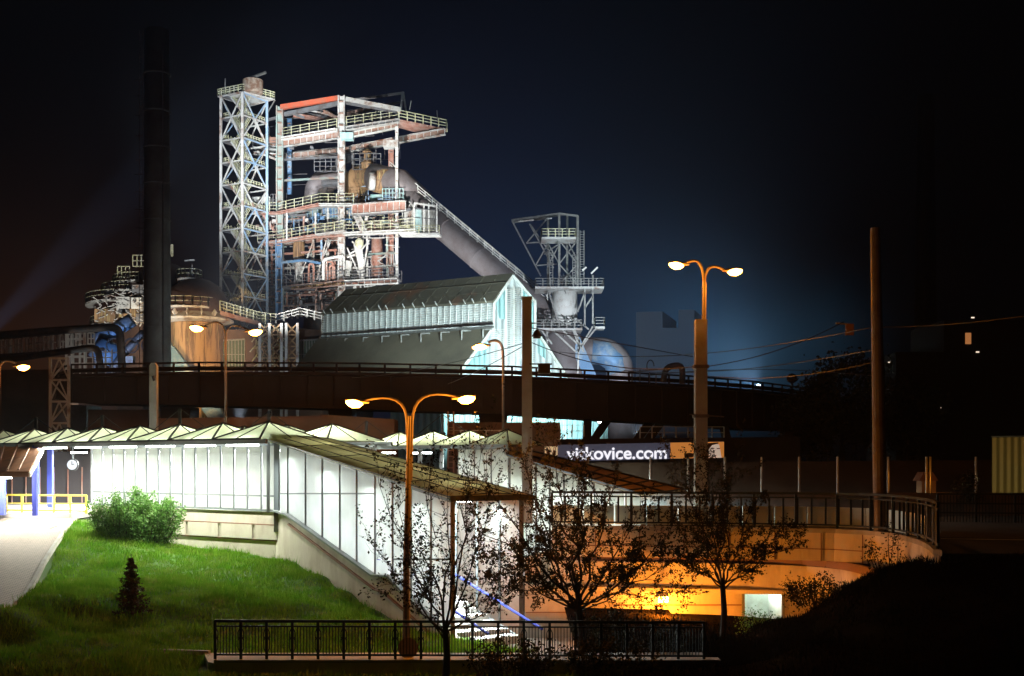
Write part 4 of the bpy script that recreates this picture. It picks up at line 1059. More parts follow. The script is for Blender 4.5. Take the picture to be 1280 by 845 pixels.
# floodlights in the yard
def floodlamp(label, p, tgt, L, col, angle, lens=True, k=1.0, h=1.5):
    b = thing('floodlight', label, 'floodlight', p-Vector((0,0,h)))
    d = (Vector(tgt)-p).normalized()
    MB().beam(p-Vector((0,0,h)), p-Vector((0,0,.3)), .12*k).build('stand', 'darksteel', b)
    MB().beam(p-d*.25*k, p+d*.1*k, .6*k, .5*k).build('housing', 'darksteel', b)
    MB().beam(p+d*.11*k, p+d*.15*k, .5*k, .42*k).build('lens', 'flood', b)
    r = (Vector(tgt)-p).length
    o = light('SPOT', 'flood_beam', p+d*.3, col, 39.5*r*r*L, tgt, .25, angle, blend=.7); attach(o, b); return b
b = thing('floodlight', 'bright white floodlight under the viaduct facing the camera', 'floodlight', P(750,545,112))
MB().beam(P(750,545,112), P(750,527,112), .15).build('stand', 'darksteel', b); MB().lathe(P(750,524,112), [(.05,-.35),(.3,-.22),(.36,0),(.3,.22),(.05,.35)], 14).build('lens', 'flood', b)
b = thing('floodlight', 'small bluish floodlight beyond the viaduct end', 'floodlight', P(949,483,150))
MB().beam(P(949,500,150), P(949,485,150), .2).build('stand', 'darksteel', b); MB().lathe(P(948,483,150), [(.05,-.3),(.28,-.15),(.3,.1),(.05,.3)], 12).build('lens', emis('blue_flood', (.6,.8,1), 12), b)

# ---- ore shed with lit gable
od = thing('ore_shed', 'steep two tier shed with brown roofs and a white floodlit gable', 'shed', G(600,170,-.3))
g = {}
D0, D1 = 168, 172
Bk = 187
FL = [(559,482,166.5),(575,465,167),(617,410,168.6),(618,378,168.7)]; AP = (641,345,170)
FR = [(669,378,171.3),(669,412,171.3),(705,466,173),(716,482,173.5)]
front = [P(*FL[0])]+[P(*x) for x in FL[1:]]+[P(*AP)]+[P(*x) for x in FR]
front = [G(552,166.2,-.3) if 0 else Vector((P(530,560,166).x, 166, -.3))]+front[1:]+[Vector((P(760,560,174.5).x,174.5,-.3))]
MB().slab(front, (-.1,.5,0)).build('gable_wall', 'corrwhite', od)
bk = lambda x,y: P(x,y,187)
# upper roof near slope & eave band
ru = MB(); e_ = Vector((0,0,.12))
ridgeF, ridgeB = P(641,344,170), P(432,364,187); eF, eB = P(617,379,168.4), P(402,394,186)
ru.slab([eF+Vector((0,-.5,0)), eB+Vector((0,-.5,0)), ridgeB, ridgeF], (0,.0,.3)); 
eFr, eBr = P(671,379,171.5), P(455,394,190); ru.slab([ridgeF, ridgeB, eBr, eFr], (0,0,.3)); ru.build('upper_roof', 'roof', od)
se = MB()
for k in range(1,13):
    t_ = k/13; se.beam(eF.lerp(eB,t_)+Vector((0,-.5,.33)), ridgeF.lerp(ridgeB,t_)+Vector((0,0,.33)), .09, .06)
for k in (.33,.66): se.beam(eF.lerp(ridgeF,k)+Vector((0,-.3,.32)), eB.lerp(ridgeB,k)+Vector((0,-.3,.32)), .08, .05)
se.build('roof_seam', 'roof', od)
bd = MB(); bF, bB = P(617,409,168.5), P(403,422,186); bd.slab([bB, bF, P(618,378.5,168.5), P(403,393.5,186)], (.05,.4,0)); bd.build('eave_band', 'corrwhite', od)
# louvres on the band: horizontal ribs and vertical posts
lo_ = MB()
for k in range(1,10): 
    t_ = k/10; lo_.beam(P(403,393.5,186).lerp(bB,t_)+Vector((-.05,-.12,0)), P(618,378.5,168.5).lerp(bF,t_)+Vector((-.05,-.12,0)), .2, .12)
for k in range(0,31):
    t_ = k/30; lo_.beam(P(403,393.5,186).lerp(P(618,378.5,168.5),t_)+Vector((-.05,-.2,0)), bB.lerp(bF,t_)+Vector((-.05,-.2,0)), .14)
lo_.build('louvres', 'white', od)
rl_ = MB(); lF, lB = P(568,472,166.8), P(358,477,184); rl_.slab([lF+Vector((0,-.4,0)), lB+Vector((0,-.4,0)), P(398,425,186), P(615,411,168.7)], (0,0,.3)); 
rl_.slab([P(671,411,171.7), P(470,425,190), P(520,500,190), P(722,490,174)], (0,0,.3)); rl_.build('lower_roof', 'roof', od)
# back end wall
MB().slab([lB, P(398,425,186), P(403,394,186), ridgeB, P(455,394,190), P(500,480,190)], (.1,-.3,0)).build('end_wall', 'brownwall', od)
st_ = MB()
for k in range(9):
    t_ = k/8; q = P(410,424,185.5).lerp(P(604,411,168.2), t_)+Vector((0,-.8,-.2)); st_.beam(q, q+Vector((0,0,-1.2)), .2); st_.beam(q, q+Vector((1.3,0,.05)), .16)
st_.beam(P(403,423,185)+Vector((0,-.9,0)), P(617,409.5,167.5)+Vector((0,-.9,0)), .3); st_.build('bracket', 'galv', od)
sn = MB()
for k in range(15):
    t_ = k/14+random.uniform(-.02,.02); q = P(405,393,185).lerp(P(612,378.5,167.8), t_); sn.beam(q+Vector((0,-.5,0)), q+Vector((-.35,-.5,.65)), .1)
sn.build('roof_stay', 'white', od)
# gable cladding details: cyan triangles and white ladder column with louvres
gy = -.62
def gp(x,y): 
    t_ = (x-575)/130; return P(x,y,167+6*t_)+Vector((0,gy+.5,0))
for poly in ([(579,464),(604,431),(604,464)],[(620,399),(620,380),(632,362),(632,399)],[(653,362),(667,380),(667,411),(653,411)],[(672,420),(682,434),(682,464),(672,464)]):
    MB().slab([gp(*q)+Vector((0,-.15,0)) for q in poly], (0,.1,0)).build('cyan_panel', 'corrcyan', od)
cyp = MB(); cyp.slab([gp(604,432)+Vector((0,-.15,0)), gp(613,420)+Vector((0,-.15,0)), gp(613,464)+Vector((0,-.15,0)), gp(604,464)+Vector((0,-.15,0))], (0,.1,0)); cyp.build('cyan_panel', 'corrcyan', od)
lc_ = MB()
for k in range(44):
    y = 362+2.6*k
    if y < 476: lc_.beam(gp(633,y)+Vector((0,-.3,0)), gp(652,y)+Vector((0,-.3,0)), .13)
for k in range(26):
    y = 412+2.6*k
    if y < 470: lc_.beam(gp(614,y)+Vector((0,-.3,0)), gp(632,y)+Vector((0,-.3,0)), .1); lc_.beam(gp(653,y)+Vector((0,-.3,0)), gp(668,y)+Vector((0,-.3,0)), .1)
for x in (632.5,642.5,652.5): lc_.beam(gp(x,358)+Vector((0,-.3,0)), gp(x,475)+Vector((0,-.3,0)), .22)
lc_.build('gable_louvres', 'white', od)
tr = MB()
for a,b_ in zip([FL[1],FL[2]],[FL[2],FL[3]]): tr.beam(P(*a)+Vector((0,-.3,0)), P(*b_)+Vector((0,-.3,0)), .35)
tr.beam(P(*FL[3])+Vector((0,-.3,0)), P(*AP)+Vector((0,-.3,0)), .35); tr.beam(P(*AP)+Vector((0,-.3,0)), P(*FR[0])+Vector((0,-.3,0)), .35); tr.beam(P(*FR[0])+Vector((0,-.3,0)), P(*FR[1])+Vector((0,-.3,0)), .35); tr.beam(P(*FR[1])+Vector((0,-.3,0)), P(*FR[2])+Vector((0,-.3,0)), .35)
tr.build('verge_trim', 'white', od)
# lower strip of sheeting visible below the viaduct
MB().slab([G(545,160,-.3), G(760,160,-.3), P(760,505,160), P(545,505,160)], (0,1,0)).build('base_wall', 'corrcyan', od)

# ---- lift / stair tower
def lifttower():
    lt = thing('stair_tower', 'tall square lattice stair tower in white and blue steel', 'tower', G(300,250,-.3))
    Dn = 250; near = P(303,0,Dn); zt = P(0,115,Dn).z; zb = -.3
    th_ = R(30); U = Vector((math.cos(th_), -math.sin(th_), 0)); V = Vector((math.sin(th_), math.cos(th_), 0))
    N = Vector((near.x, near.y, 0)); Lc = N-U*6.0; Rc = N+V*7.6; Bc = Lc+V*7.6
    cs = [N, Lc, Bc, Rc]
    n = 17; 
    for i,c in enumerate(cs):
        for (z0,z1,m) in ((zb,26,'greensteel' if i != 3 else 'bluesteel'),(26,44,'pale' if i in (0,1) else 'paleblue'),(44,zt,'pale' if i in (0,1) else 'paleblue')):
            MB().beam(c+Vector((0,0,z0)), c+Vector((0,0,z1)), .5).build('corner_post', m, lt)
    for i in range(n):
        z0, z1 = zb+(zt-zb)*i/n, zb+(zt-zb)*(i+1)/n
        for k in range(4):
            a, b = cs[k], cs[(k+1)%4]
            m_ = MB(); m_.beam(a+Vector((0,0,z1)), b+Vector((0,0,z1)), .26)
            mid = (a+b)/2
            if i%2: m_.beam(a+Vector((0,0,z0)), mid+Vector((0,0,z1)), .22); m_.beam(b+Vector((0,0,z0)), mid+Vector((0,0,z1)), .22)
            else: m_.beam(a+Vector((0,0,z1)), mid+Vector((0,0,z0)), .22); m_.beam(b+Vector((0,0,z1)), mid+Vector((0,0,z0)), .22)
            m_.build('bracing', ('pale' if k in (0,2) or (i+k)%3==0 else 'paleblue') if i > 6 else ('bluesteel' if (i*3+k)%3 else 'greensteel'), lt)
        # stair flight and landing
        f = MB(); off = U*-1.0
        a = N-U*1.2+V*2+Vector((0,0,z0)); b = Lc+U*1.2+V*2+Vector((0,0,z1))
        if i%2 == 0: a, b = Lc+U*1.2+V*2+Vector((0,0,z1)), N-U*1.2+V*2+Vector((0,0,z0))
        a = Lc+U*1.5+V*1.4+Vector((0,0,z1)); b = N-U*.6+V*1.4+Vector((0,0,z0+.2))
        for w_ in (0,1.1):
            f.beam(a+V*w_, b+V*w_, .15, .35)
        for s_ in range(10): q = a.lerp(b, s_/10); f.beam(q, q+V*1.1, .3, .06)
        o = f.build('stair_flight', 'pale', lt)
        h = MB()
        for w_ in (0,1.1):
            for z in (.5,.85,1.2): h.beam(a+V*w_+Vector((0,0,z)), b+V*w_+Vector((0,0,z)), .09)
            for s_ in range(6): q = a.lerp(b, s_/5)+V*w_; h.beam(q, q+Vector((0,0,1.2)), .1)
        for w_ in (3.2,):
            a2 = Lc+U*1.5+V*w_+Vector((0,0,z0+.3)); b2 = N-U*.6+V*w_+Vector((0,0,z1))
            for z in (.0,.6,1.2): h.beam(a2+Vector((0,0,z)), b2+Vector((0,0,z)), .1)
        c1 = Lc+U*.3+V*.4+Vector((0,0,z1)); h.rail([c1, c1+U*1.4], 1.2, .7, .045, 3); h.rail([c1, c1+V*5], 1.2, .9, .045, 3)
        c2 = Rc-V*.4-U*.4+Vector((0,0,z1)); h.rail([c2, c2-V*5], 1.2, .9, .045, 3)
        h.build('stair_rail', 'yellow', o)
        l_ = MB(); l_.slab([Lc+Vector((0,0,z1)), Lc+U*1.5+Vector((0,0,z1)), Bc+U*1.5+Vector((0,0,z1)), Bc+Vector((0,0,z1))], (0,0,-.15)); l_.build('landing', 'greysteel', lt)
    sf = MB()
    for q in (.35,.65): c = N.lerp(Bc, q); sf.beam(c+Vector((0,0,zb)), c+Vector((0,0,zt)), .3)
    sf.build('lift_rail', 'greysteel', lt)
    # head platform
    top = Vector((0,0,zt)); o_ = 1.0
    pl4 = [Lc-U*o_-V*o_*0, N-V*0.0+U*.0, Rc+U*2.2, Bc+V*1]
    MB().slab([p+top for p in pl4], (0,0,.25)).build('head_platform', 'pale', lt)
    h = MB(); h.rail([p+top+Vector((0,0,.25)) for p in [pl4[1],pl4[0],pl4[3],pl4[2],pl4[1]]], 1.4, 1.1, .07, 3); h.build('head_railing', 'yellow', lt)
    MB().lathe((N+V*2.5+U*.6)+top, [(1.9,.2),(2.1,.5),(2.1,3.0),(1.8,3.2)], 20).build('drum', 'darkrust', lt)
    m_ = MB(); m_.tube([(N+V*2+U*.4)+top+Vector((0,0,3.4)), (N+V*2+U*4.6)+top+Vector((0,0,3.9))], .3, 6); m_.beam(Lc+U*1.2+top, Lc+U*1.2+top+Vector((0,0,3.6)), .18); m_.beam(Rc+U*2.2+top, Rc+Vector((0,0,zt-2.5)), .2); m_.build('davit', 'galv', lt)
lifttower()

# ---- blast furnace frame
bf = thing('blast_furnace', 'floodlit rusty blast furnace frame of columns, galleries and pipes', 'furnace', G(427,250,-.3))
dF = lambda px: 250-(px-427)*.1
def A(px, py, back=0): return P(px, py, dF(px)+back)
def column(px, yt, yb, wpx, m, back=0, px2=None, dpx=None):
    px2 = px2 or px; a = A(px, yt, back); b = A(px2, yb, back); w_ = wpx/F*a.y
    z = MB(); o_ = Vector((w_*.38,0,0)); f_ = w_*.14
    z.beam(b-o_, a-o_, f_, w_*.9); z.beam(b+o_, a+o_, f_, w_*.9); z.beam(b+Vector((0,w_*.1,0)), a+Vector((0,w_*.1,0)), w_*.76, .2)
    c = z.build('column', m, bf)
    L = (a-b).length; n = max(2, int(L/2.4)); d = MB()
    for i in range(n): q = b.lerp(a, (i+.5)/n); d.box(q-Vector((0,w_*.1,0)), w_*.68, w_*.6, .12)
    d.build('stiffener', 'rust', c)
def beam(p, q, w_, m, h=None, name='beam', back=(0,0)):
    return MB().beam(A(p[0],p[1],back[0]), A(q[0],q[1],back[1]), w_, h or w_).build(name, m, bf)
def girder(p, q, hpx, m, m2=None, back=0, name='girder', n=12):
    """plate girder: top edge p-q in the picture, web height in px, with stiffeners and bright flanges"""
    a, b = A(p[0],p[1],back), A(q[0],q[1],back); h = hpx/F*a.y; dn = Vector((0,0,-h))
    g_ = MB(); g_.slab([a, b, b+dn, a+dn], (0,.3,0)); o = g_.build(name, m, bf)
    fl = MB(); fl.beam(a+Vector((0,-.1,0)), b+Vector((0,-.1,0)), .8, .18); fl.beam(a+dn+Vector((0,-.1,0)), b+dn+Vector((0,-.1,0)), .8, .18)
    for i in range(n+1): c = a.lerp(b, i/n)+Vector((0,-.12,0)); fl.beam(c, c+dn, .14, .25)
    fl.build('flange', m2 or 'pale', o); return o
def gallery(pts, back=0, hpx=12, m='yellow', deckm='pale', depth=3.0, step=2.3, name='gallery'):
    """walkway deck with railing; pts in picture px of the deck's front edge"""
    q = [A(x,y,back) for x,y in pts]; d = MB()
    for a, b in zip(q[:-1], q[1:]): d.slab([a, b, b+Vector((.3,depth,0)), a+Vector((.3,depth,0))], (0,0,-.35))
    o = d.build(name, deckm, bf); r_ = MB(); r_.rail(q, hpx/F*250, step, .05, 3, .075); r_.build('railing', m, o)
    r_ = MB(); r_.rail([x+Vector((.3,depth,0)) for x in q], hpx/F*250, step, .045, 3, .06); r_.build('railing', 'greysteel', o); return o
column(350,133,400,9.5,'greensteel'); column(427,120,400,9.5,'pale'); column(496,158,400,4,'white'); column(489,183,400,7,'pink', 4)
column(362,148,243,6,'bluesteel',10); column(349,300,400,9,'bluesteel',-1.2); column(441,186,262,5,'greysteel',22); column(418,300,400,8,'pink',12)
beam((352,134),(425,122.5),.95,'red'); beam((356,143),(424,129),.7,'greysteel',.8); beam((326,152),(346,147),.5,'greysteel')
beam((433,124),(500,137),.6,'pale',.9); beam((433,129),(496,140),.5,'greysteel'); beam((428,127),(505,116),.45,'greysteel',back=(6,10)); beam((504,115.5),(508,142),.4,'greysteel',back=(10,10)); beam((503,116),(501,138),.4,'greysteel',back=(10,10))
beam((368,144),(405,150),.8,'pink',back=(4,14)); beam((395,134),(425,144),.5,'greysteel',back=(2,14)); beam((405,150),(470,134),.7,'rust',back=(14,14)); beam((372,140),(435,152),.45,'greysteel',back=(8,18)); beam((352,150),(405,141),.4,'greysteel',back=(14,14)); beam((448,128),(500,140),.5,'pink',back=(8,3))
beam((360,140),(380,147),.5,'greysteel'); beam((430,140),(500,128),.4,'greysteel',back=(14,14)); beam((470,130),(470,150),.4,'greysteel',back=(12,12))
beam((405,139),(430,152),.5,'rust',back=(4,12)); beam((380,136),(430,148),.35,'pale',back=(6,16)); beam((440,142),(495,150),.4,'pale',back=(16,8)); beam((455,124),(455,152),.4,'greysteel',back=(12,12))
# high crane gallery
gallery([(353,171),(421,159)], 0, 11); girder((353,172),(421,161),3.0,'pink','white',-.2,n=5); girder((353,176),(423,165),8,'rust','pale',.4,n=9)
gallery([(433,157),(498,147)], 0, 11); girder((433,159),(499,149),4,'greysteel','pale',-.2,n=8); girder((433,167),(497,154),6,'rust','white',1.5,n=8)
right = [A(499,149), P(558,161,250)]
d_ = MB(); d_.slab([right[0], right[1], right[1]+Vector((-2.6,5,0)), right[0]+Vector((-1,4,0))], (0,0,-.5)); o = d_.build('crane_gallery', 'pink', bf)
r_ = MB(); r_.rail([right[0], right[1], right[1]+Vector((0,2.5,0))], 11/F*250, 2.0, .07, 3, .1); r_.build('railing', 'yellow', o)
girder((438,183),(556,161),7,'rust','pale',9,n=14); girder((350,193),(440,183),7,'rust','pale',14,n=10); girder((420,197),(440,193),9,'greysteel','greysteel',9,n=3)
MB().box(A(434,171), 2.6, 2, 1.3).build('bracket_box', 'cyan', bf); MB().box(A(489,181), 3.0, 2, 1.4).build('bracket_box', 'pale', bf)
beam((512,137),(514,126),.15,'galv'); beam((547,150),(546,138),.15,'galv')
gallery([(316,183),(348,186)],2,10,'greysteel'); girder((318,190),(348,193),3,'pink','white',2,n=4); girder((322,186),(349,178),4,'pink','pale',4,n=4); beam((322,190),(347,200),.5,'pale'); beam((330,200),(330,206),.2,'galv'); beam((322,214),(330,206),.2,'galv')
MB().lathe(A(333,183,3), [(1,0),(1.4,.6),(1.2,2),(.4,2.6)], 12).build('winch', 'tank', bf); MB().box(A(342,176,3), 2,1.5,1.2).build('winch_box', 'rust', bf)
# charging top: cages and uptakes
def cage(x0,x1,y0,y1,back,m='greysteel',nx_=4,ny=3,dep=4):
    c = MB()
    for dd in (0,dep):
        for i in range(nx_+1): x = x0+(x1-x0)*i/nx_; c.beam(A(x,y0,back+dd), A(x,y1,back+dd), .16)
        for j in range(ny+1): y = y0+(y1-y0)*j/ny; c.beam(A(x0,y,back+dd), A(x1,y,back+dd), .16)
    for x in (x0,x1):
        for y in (y0,y1): c.beam(A(x,y,back), A(x,y,back+dep), .16)
    return c.build('service_cage', m, bf)
cage(393,421,196,214,6); cage(441,476,192,212,4); cage(450,470,186,212,8,'greysteel',3,5); 
up_ = MB(); pipe(up_, [A(446,262,8), A(444,222,8), A(462,222,7), A(484,228,2)], 2.6, 20); up_.build('uptake_pipe', 'tank', bf, True)
MB().tube([A(466,221,4), A(500,228,3.5), A(530,255,8)], [2.75,2.75,2.6], 24).build('downcomer_head', 'pipegrey', bf, True)
MB().tube([A(468,227,-.2), A(461,226.5,-1.2)], [1.9,1.75], 24).build('access_hatch', 'pale', bf, True)
MB().lathe(A(459,204,5), [(1.2,-1.2),(1.3,0),(.7,.6),(.7,2),(1.1,2.3),(.3,3)], 14).build('valve', 'tank', bf)
e2 = MB(); pipe(e2, [A(390,262,10), A(392,232,10), A(405,222,10), A(424,226,12)], 1.9, 18); e2.build('uptake_pipe', 'pipegrey', bf, True)
e2 = MB(); pipe(e2, [A(405,262,12), A(405,228,12), A(432,214,14)], 2.2, 18); e2.build('uptake_pipe', 'darksteel', bf, True)
MB().tube([A(404,229,9), A(446,228,9)], .8, 10).build('cross_pipe', 'greysteel', bf)
st_ = MB()
for k in range(26): st_.beam(A(455+random.uniform(-9,9),240+random.uniform(0,18),6), A(455+random.uniform(-9,9),236+random.uniform(0,20),8), .15)
st_.build('top_pipework', 'darksteel', bf)
for (x0,x1,y0,y1,m) in ((463,478,243,252,'cyan'),(480,503,240,252,'bluesteel'),(468,500,247,253,'greensteel')):
    MB().slab([A(x0,y1,3),A(x1,y1,3),A(x1,y0,3),A(x0,y0,3)], (0,1.5,0)).build('machine_housing', m, bf)
cage(478,504,236,252,0,'cyan',6,3,2)
# middle gallery
gallery([(316,265),(347,265),(400,254),(431,254),(442,254)],-1.5,12); girder((316,265.5),(347,265.5),2.2,'pink','pink',-1.6,n=3); girder((347,265.5),(400,254.5),2.2,'red','pink',-1.6,n=3); girder((400,255),(440,255),2.2,'white','white',-1.6,n=3)
girder((403,257),(441,257),16,'bluesteel','greensteel',3,n=9); girder((440,256),(507,251),12,'pink','pale',-1.5,n=9); girder((350,268),(403,258),12,'greensteel','bluesteel',5,n=9)
beam((442,271),(513,262),.5,'greysteel',back=(-1,-1)); beam((520,262),(512,252),.3,'pale')
MB().slab([A(315,253.5,-1),A(337,253,-1),A(337,245.5,-1),A(315,246,-1)], (0,3,0)).build('gallery_cabin', 'white', bf)
cage(315,337,253,265,-1,'white',5,3,3)
cage(338,348,243,256,3,'greysteel',3,2,3)
# right cabin
MB().slab([A(519,289,-1),A(527,289,-1),A(527,262,-1),A(519,262,-1)], (0,2,0)).build('cabin_panel', 'cyan', bf)
MB().slab([A(528,288.5,-1),A(545,287,-1),A(545,262,-1),A(528,261.5,-1)], (0,2,0)).build('cabin_panel', 'white', bf)
MB().slab([A(505,288,1),A(518,288,1),A(518,258,1),A(505,256,1)], (0,2,0)).build('cabin_panel', 'pale', bf)
for x in (518,530,536,546): beam((x,254),(x,290),.28,'white',back=(-1.4,-1.4))
beam((518,254),(546,258),.35,'white',back=(-1.4,-1.4)); beam((518,260),(546,263),.2,'greysteel',back=(-1.5,-1.5)); beam((518,272),(546,274),.15,'greysteel',back=(-1.5,-1.5))
for k in range(9): x = 529+k*1.9; beam((x,263),(x,287),.1,'galv',back=(-1.35,-1.35),name='rib')
gallery([(499,291),(549,291)],-1.5,9,'yellow','white',3)
cage(503,520,256,290,1,'pale',4,6,2)
# second gallery
gallery([(322,302),(345,301),(395,292),(430,290),(500,287),(518,285)],-1.5,12); girder((330,303),(398,293),3.5,'pink','pink',-1.2,n=8); girder((398,293),(430,291),4,'rust','pink',-1.2,n=4); girder((430,291),(520,287),3,'pale','white',-1.2,n=10); girder((326,306),(430,296),3,'pink','rust',6,n=9)
gallery([(394,292),(430,287)],-3,11,'yellow','pale',1); gallery([(456,286),(515,281)],3,12,'yellow','rust',2)
f = MB()
for w_ in (0,1.2): f.beam(A(443,270,-2)+Vector((w_,0,0)), A(451,291,-2)+Vector((w_+.2,0,0)), .2, .35)
for s_ in range(12): q = A(443,270,-2).lerp(A(451,291,-2), s_/12); f.beam(q, q+Vector((1.3,0,0)), .12)
f.build('steep_stair', 'pale', bf)
for x in (358.5,394.5): beam((x,266),(x,300 if x < 370 else 293),.3,'white',back=(-1.8,-1.8),name='hanger')
beam((329,268),(344,290),.45,'pink'); beam((330,262),(330,300),.3,'greensteel',back=(4,4))
# vessels
MB().lathe(A(373.5,322,3), [(1.1,-.6),(1.25,0),(1.25,4.2),(1.15,4.4)], 20)
MB().tube([A(373.5,297,3), A(373.5,322,3)], 1.25*1.0, 20).build('vessel', 'tank', bf, True)
MB().tube([A(373.5,322,3), A(373.5,327,3), A(373.5,358,3)], [1.2,.85,.85], 16).build('vessel_leg', 'pale', bf, True)
MB().tube([A(471.5,298,4), A(471.5,340,4), A(471.5,352,4)], [1.2,1.2,1.0], 20).build('vessel', 'pink', bf, True)
for a,b_ in (((440,302),(452,312)),((452,312),(462,300)),((460,300),(453,345)),((436,318),(462,304)),((434,310),(450,345)),((452,312),(456,345)),((447,318),(450,345)),((434,322),(452,315)),((396,350),(408,300)),((376,345),(392,300)),((404,320),(414,300))):
    beam(a,b_,.28,'pale',name='tie_rod',back=(-1,1))
MB().tube([A(447,305,0), A(450,322,0), A(453,350,0)], [.9,.7,.5], 10).build('hopper', 'white', bf)
MB().lathe(A(449,305,-1), [(.3,-1),(.9,-.2),(.9,.6),(.3,1.2)], 10).build('valve', 'yellow', bf)
# lower deck
gallery([(322,360),(348,358),(420,350),(438,351),(498,347)],-1.5,12,'greysteel','greysteel',4); girder((432,351),(497,348),6,'pink','white',-1.2,n=8); girder((365,357),(432,351),5,'tank','rust',-1,n=8)
MB().slab([A(430,345,1),A(438,345,1),A(440,327,1),A(432,325,1)], (0,2,0)).build('machine_housing', 'white', bf)
pp_ = MB(); pipe(pp_, [A(404,350,-2), A(404,324,-2), A(420,321,-2), A(428,320,-2)], .3); pp_.build('steam_pipe', 'white', bf)
pp_ = MB(); pipe(pp_, [A(352,328,-2), A(380,325,-2), A(400,329,-2)], .3); pp_.build('steam_pipe', 'bluesteel', bf)
for x0,x1,y in ((408,416,327),(412,418,332),(386,392,330)):
    pp_ = MB(); pipe(pp_, [A(x0,352,-1), A(x0,y,-1), A(x1,y,-1), A(x1,352,-1)], .22); pp_.build('steam_pipe', 'pink', bf)
# furnace body behind
MB().lathe(Vector((A(425,0,16).x, 266, 30)), [(7,-30),(7.5,-10),(8.5,0),(6.5,12),(5.2,18),(5,20)], 32).build('furnace_shell', 'darksteel', bf, True)
for x0,y0,x1,y1,m_ in ((350,200,427,196,'greysteel'),(350,226,427,222,'greensteel'),(352,245,352,300,'pale'),(380,256,380,300,'pink'),(410,256,410,350,'pale'),(332,266,332,356,'greensteel'),(340,304,340,356,'pink'),(392,300,392,352,'greensteel'),(402,300,402,352,'paleblue'),(350,318,427,312,'pink'),(350,336,427,331,'pale'),(427,320,496,316,'greensteel'),(427,336,496,332,'pale'),(459,290,459,350,'pale'),(484,290,484,350,'greensteel'),(327,372,427,366,'pink'),(327,384,405,380,'greysteel'),(338,360,338,398,'greysteel'),(372,360,372,398,'greysteel'),(395,358,395,392,'rust'),(325,320,350,318,'paleblue'),(325,340,350,338,'paleblue')):
    beam((x0,y0),(x1,y1),.42,m_,back=(2.5,2.5))
for x0,y0,x1,y1 in ((350,318,366,336),(390,316,372,336),(427,318,404,336),(322,320,348,340),(348,320,322,340),(322,340,348,360),(348,340,322,360),(350,340,372,358),(395,338,420,356),(462,318,484,334),(484,318,462,334)):
    beam((x0,y0),(x1,y1),.22,'pale',back=(3,3),name='brace')
rng_ = random.Random(5)
def clutter(x0,x1,y0,y1,n,m,w0=.14,w1=.3,b0=-1,b1=12,name='pipework'):
    c = MB()
    for _ in range(n):
        x = rng_.uniform(x0,x1); y = rng_.uniform(y0,y1); k = rng_.random(); b_ = rng_.uniform(b0,b1)
        if k < .4: c.beam(A(x,y,b_), A(x,min(y1,y+rng_.uniform(5,22)),b_), rng_.uniform(w0,w1))
        elif k < .75: c.beam(A(x,y,b_), A(min(x1,x+rng_.uniform(6,30)),y+rng_.uniform(-2,1),b_), rng_.uniform(w0,w1))
        elif k < .88: c.beam(A(x,y,b_), A(x+rng_.uniform(-8,8),min(y1,y+rng_.uniform(5,12)),b_), w0)
        else: q = A(x,y,b_); c.box(q, rng_.uniform(.4,1.2), .6, rng_.uniform(.3,.9))
    return c.build(name, m, bf)
clutter(322,432,268,300,70,'greysteel'); clutter(322,432,268,300,40,'rust'); clutter(322,430,302,356,30,'greysteel'); clutter(322,430,304,356,22,'pink'); clutter(430,515,260,288,55,'yellow',.1,.2); clutter(430,515,260,288,45,'greensteel')
clutter(430,496,292,350,22,'pale',.12,.22); clutter(322,432,360,396,120,'greysteel',.12,.3); clutter(322,432,360,396,50,'rust'); clutter(352,440,268,290,40,'bluesteel'); clutter(430,500,352,362,30,'white'); clutter(432,500,186,240,22,'greysteel',.1,.2,10,18)
clutter(322,500,268,298,60,'pale',.08,.16,-2,6); clutter(322,500,300,356,60,'pale',.07,.14,-2,8); clutter(330,500,150,190,30,'greysteel',.1,.18,4,14); clutter(326,430,304,395,60,'greensteel',.08,.2,-1,8); clutter(432,505,232,256,30,'paleblue',.08,.18,-1,5)
clutter(352,430,186,262,8,'greysteel',.1,.2,12,18)

# ---- downcomer
dc = thing('downcomer', 'great inclined gas pipe with a walkway running down from the furnace top', 'gas pipe', P(690,410,235))
q0, q1 = A(486,228,4), P(700,408,233)
MB().tube([A(470,222,4.5), q0, q0.lerp(q1,.12), q1, P(712,440,233)], [2.2,2.3,2.35,2.5,2.3], 28).build('pipe_shell', 'pipegrey', dc, True)
wk = MB(); upn = Vector((.12,-.6,2.5)); w0_ = q0.lerp(q1,0)+upn; w1_ = q0.lerp(q1,.97)+upn
wk.rail([w0_, w1_], 1.7, 2.2, .08, 3, .11); wk.rail([w0_+Vector((.3,1.6,0)), w1_+Vector((.3,1.6,0))], 1.5, 2.2, .06, 3, .09); wk.build('railing', 'white', dc)
MB().slab([w0_, w1_, w1_+Vector((.3,1.6,0)), w0_+Vector((.3,1.6,0))], (0,0,-.3)).build('walkway', 'pale', dc)
bb = MB()
for k in range(5): t_ = .14+.2*k; c = q0.lerp(q1,t_); d = (q1-q0).normalized(); bb.tube([c-d*.15, c+d*.15], 2.5, 28)
bb.build('joint_ring', 'pipegrey', dc)

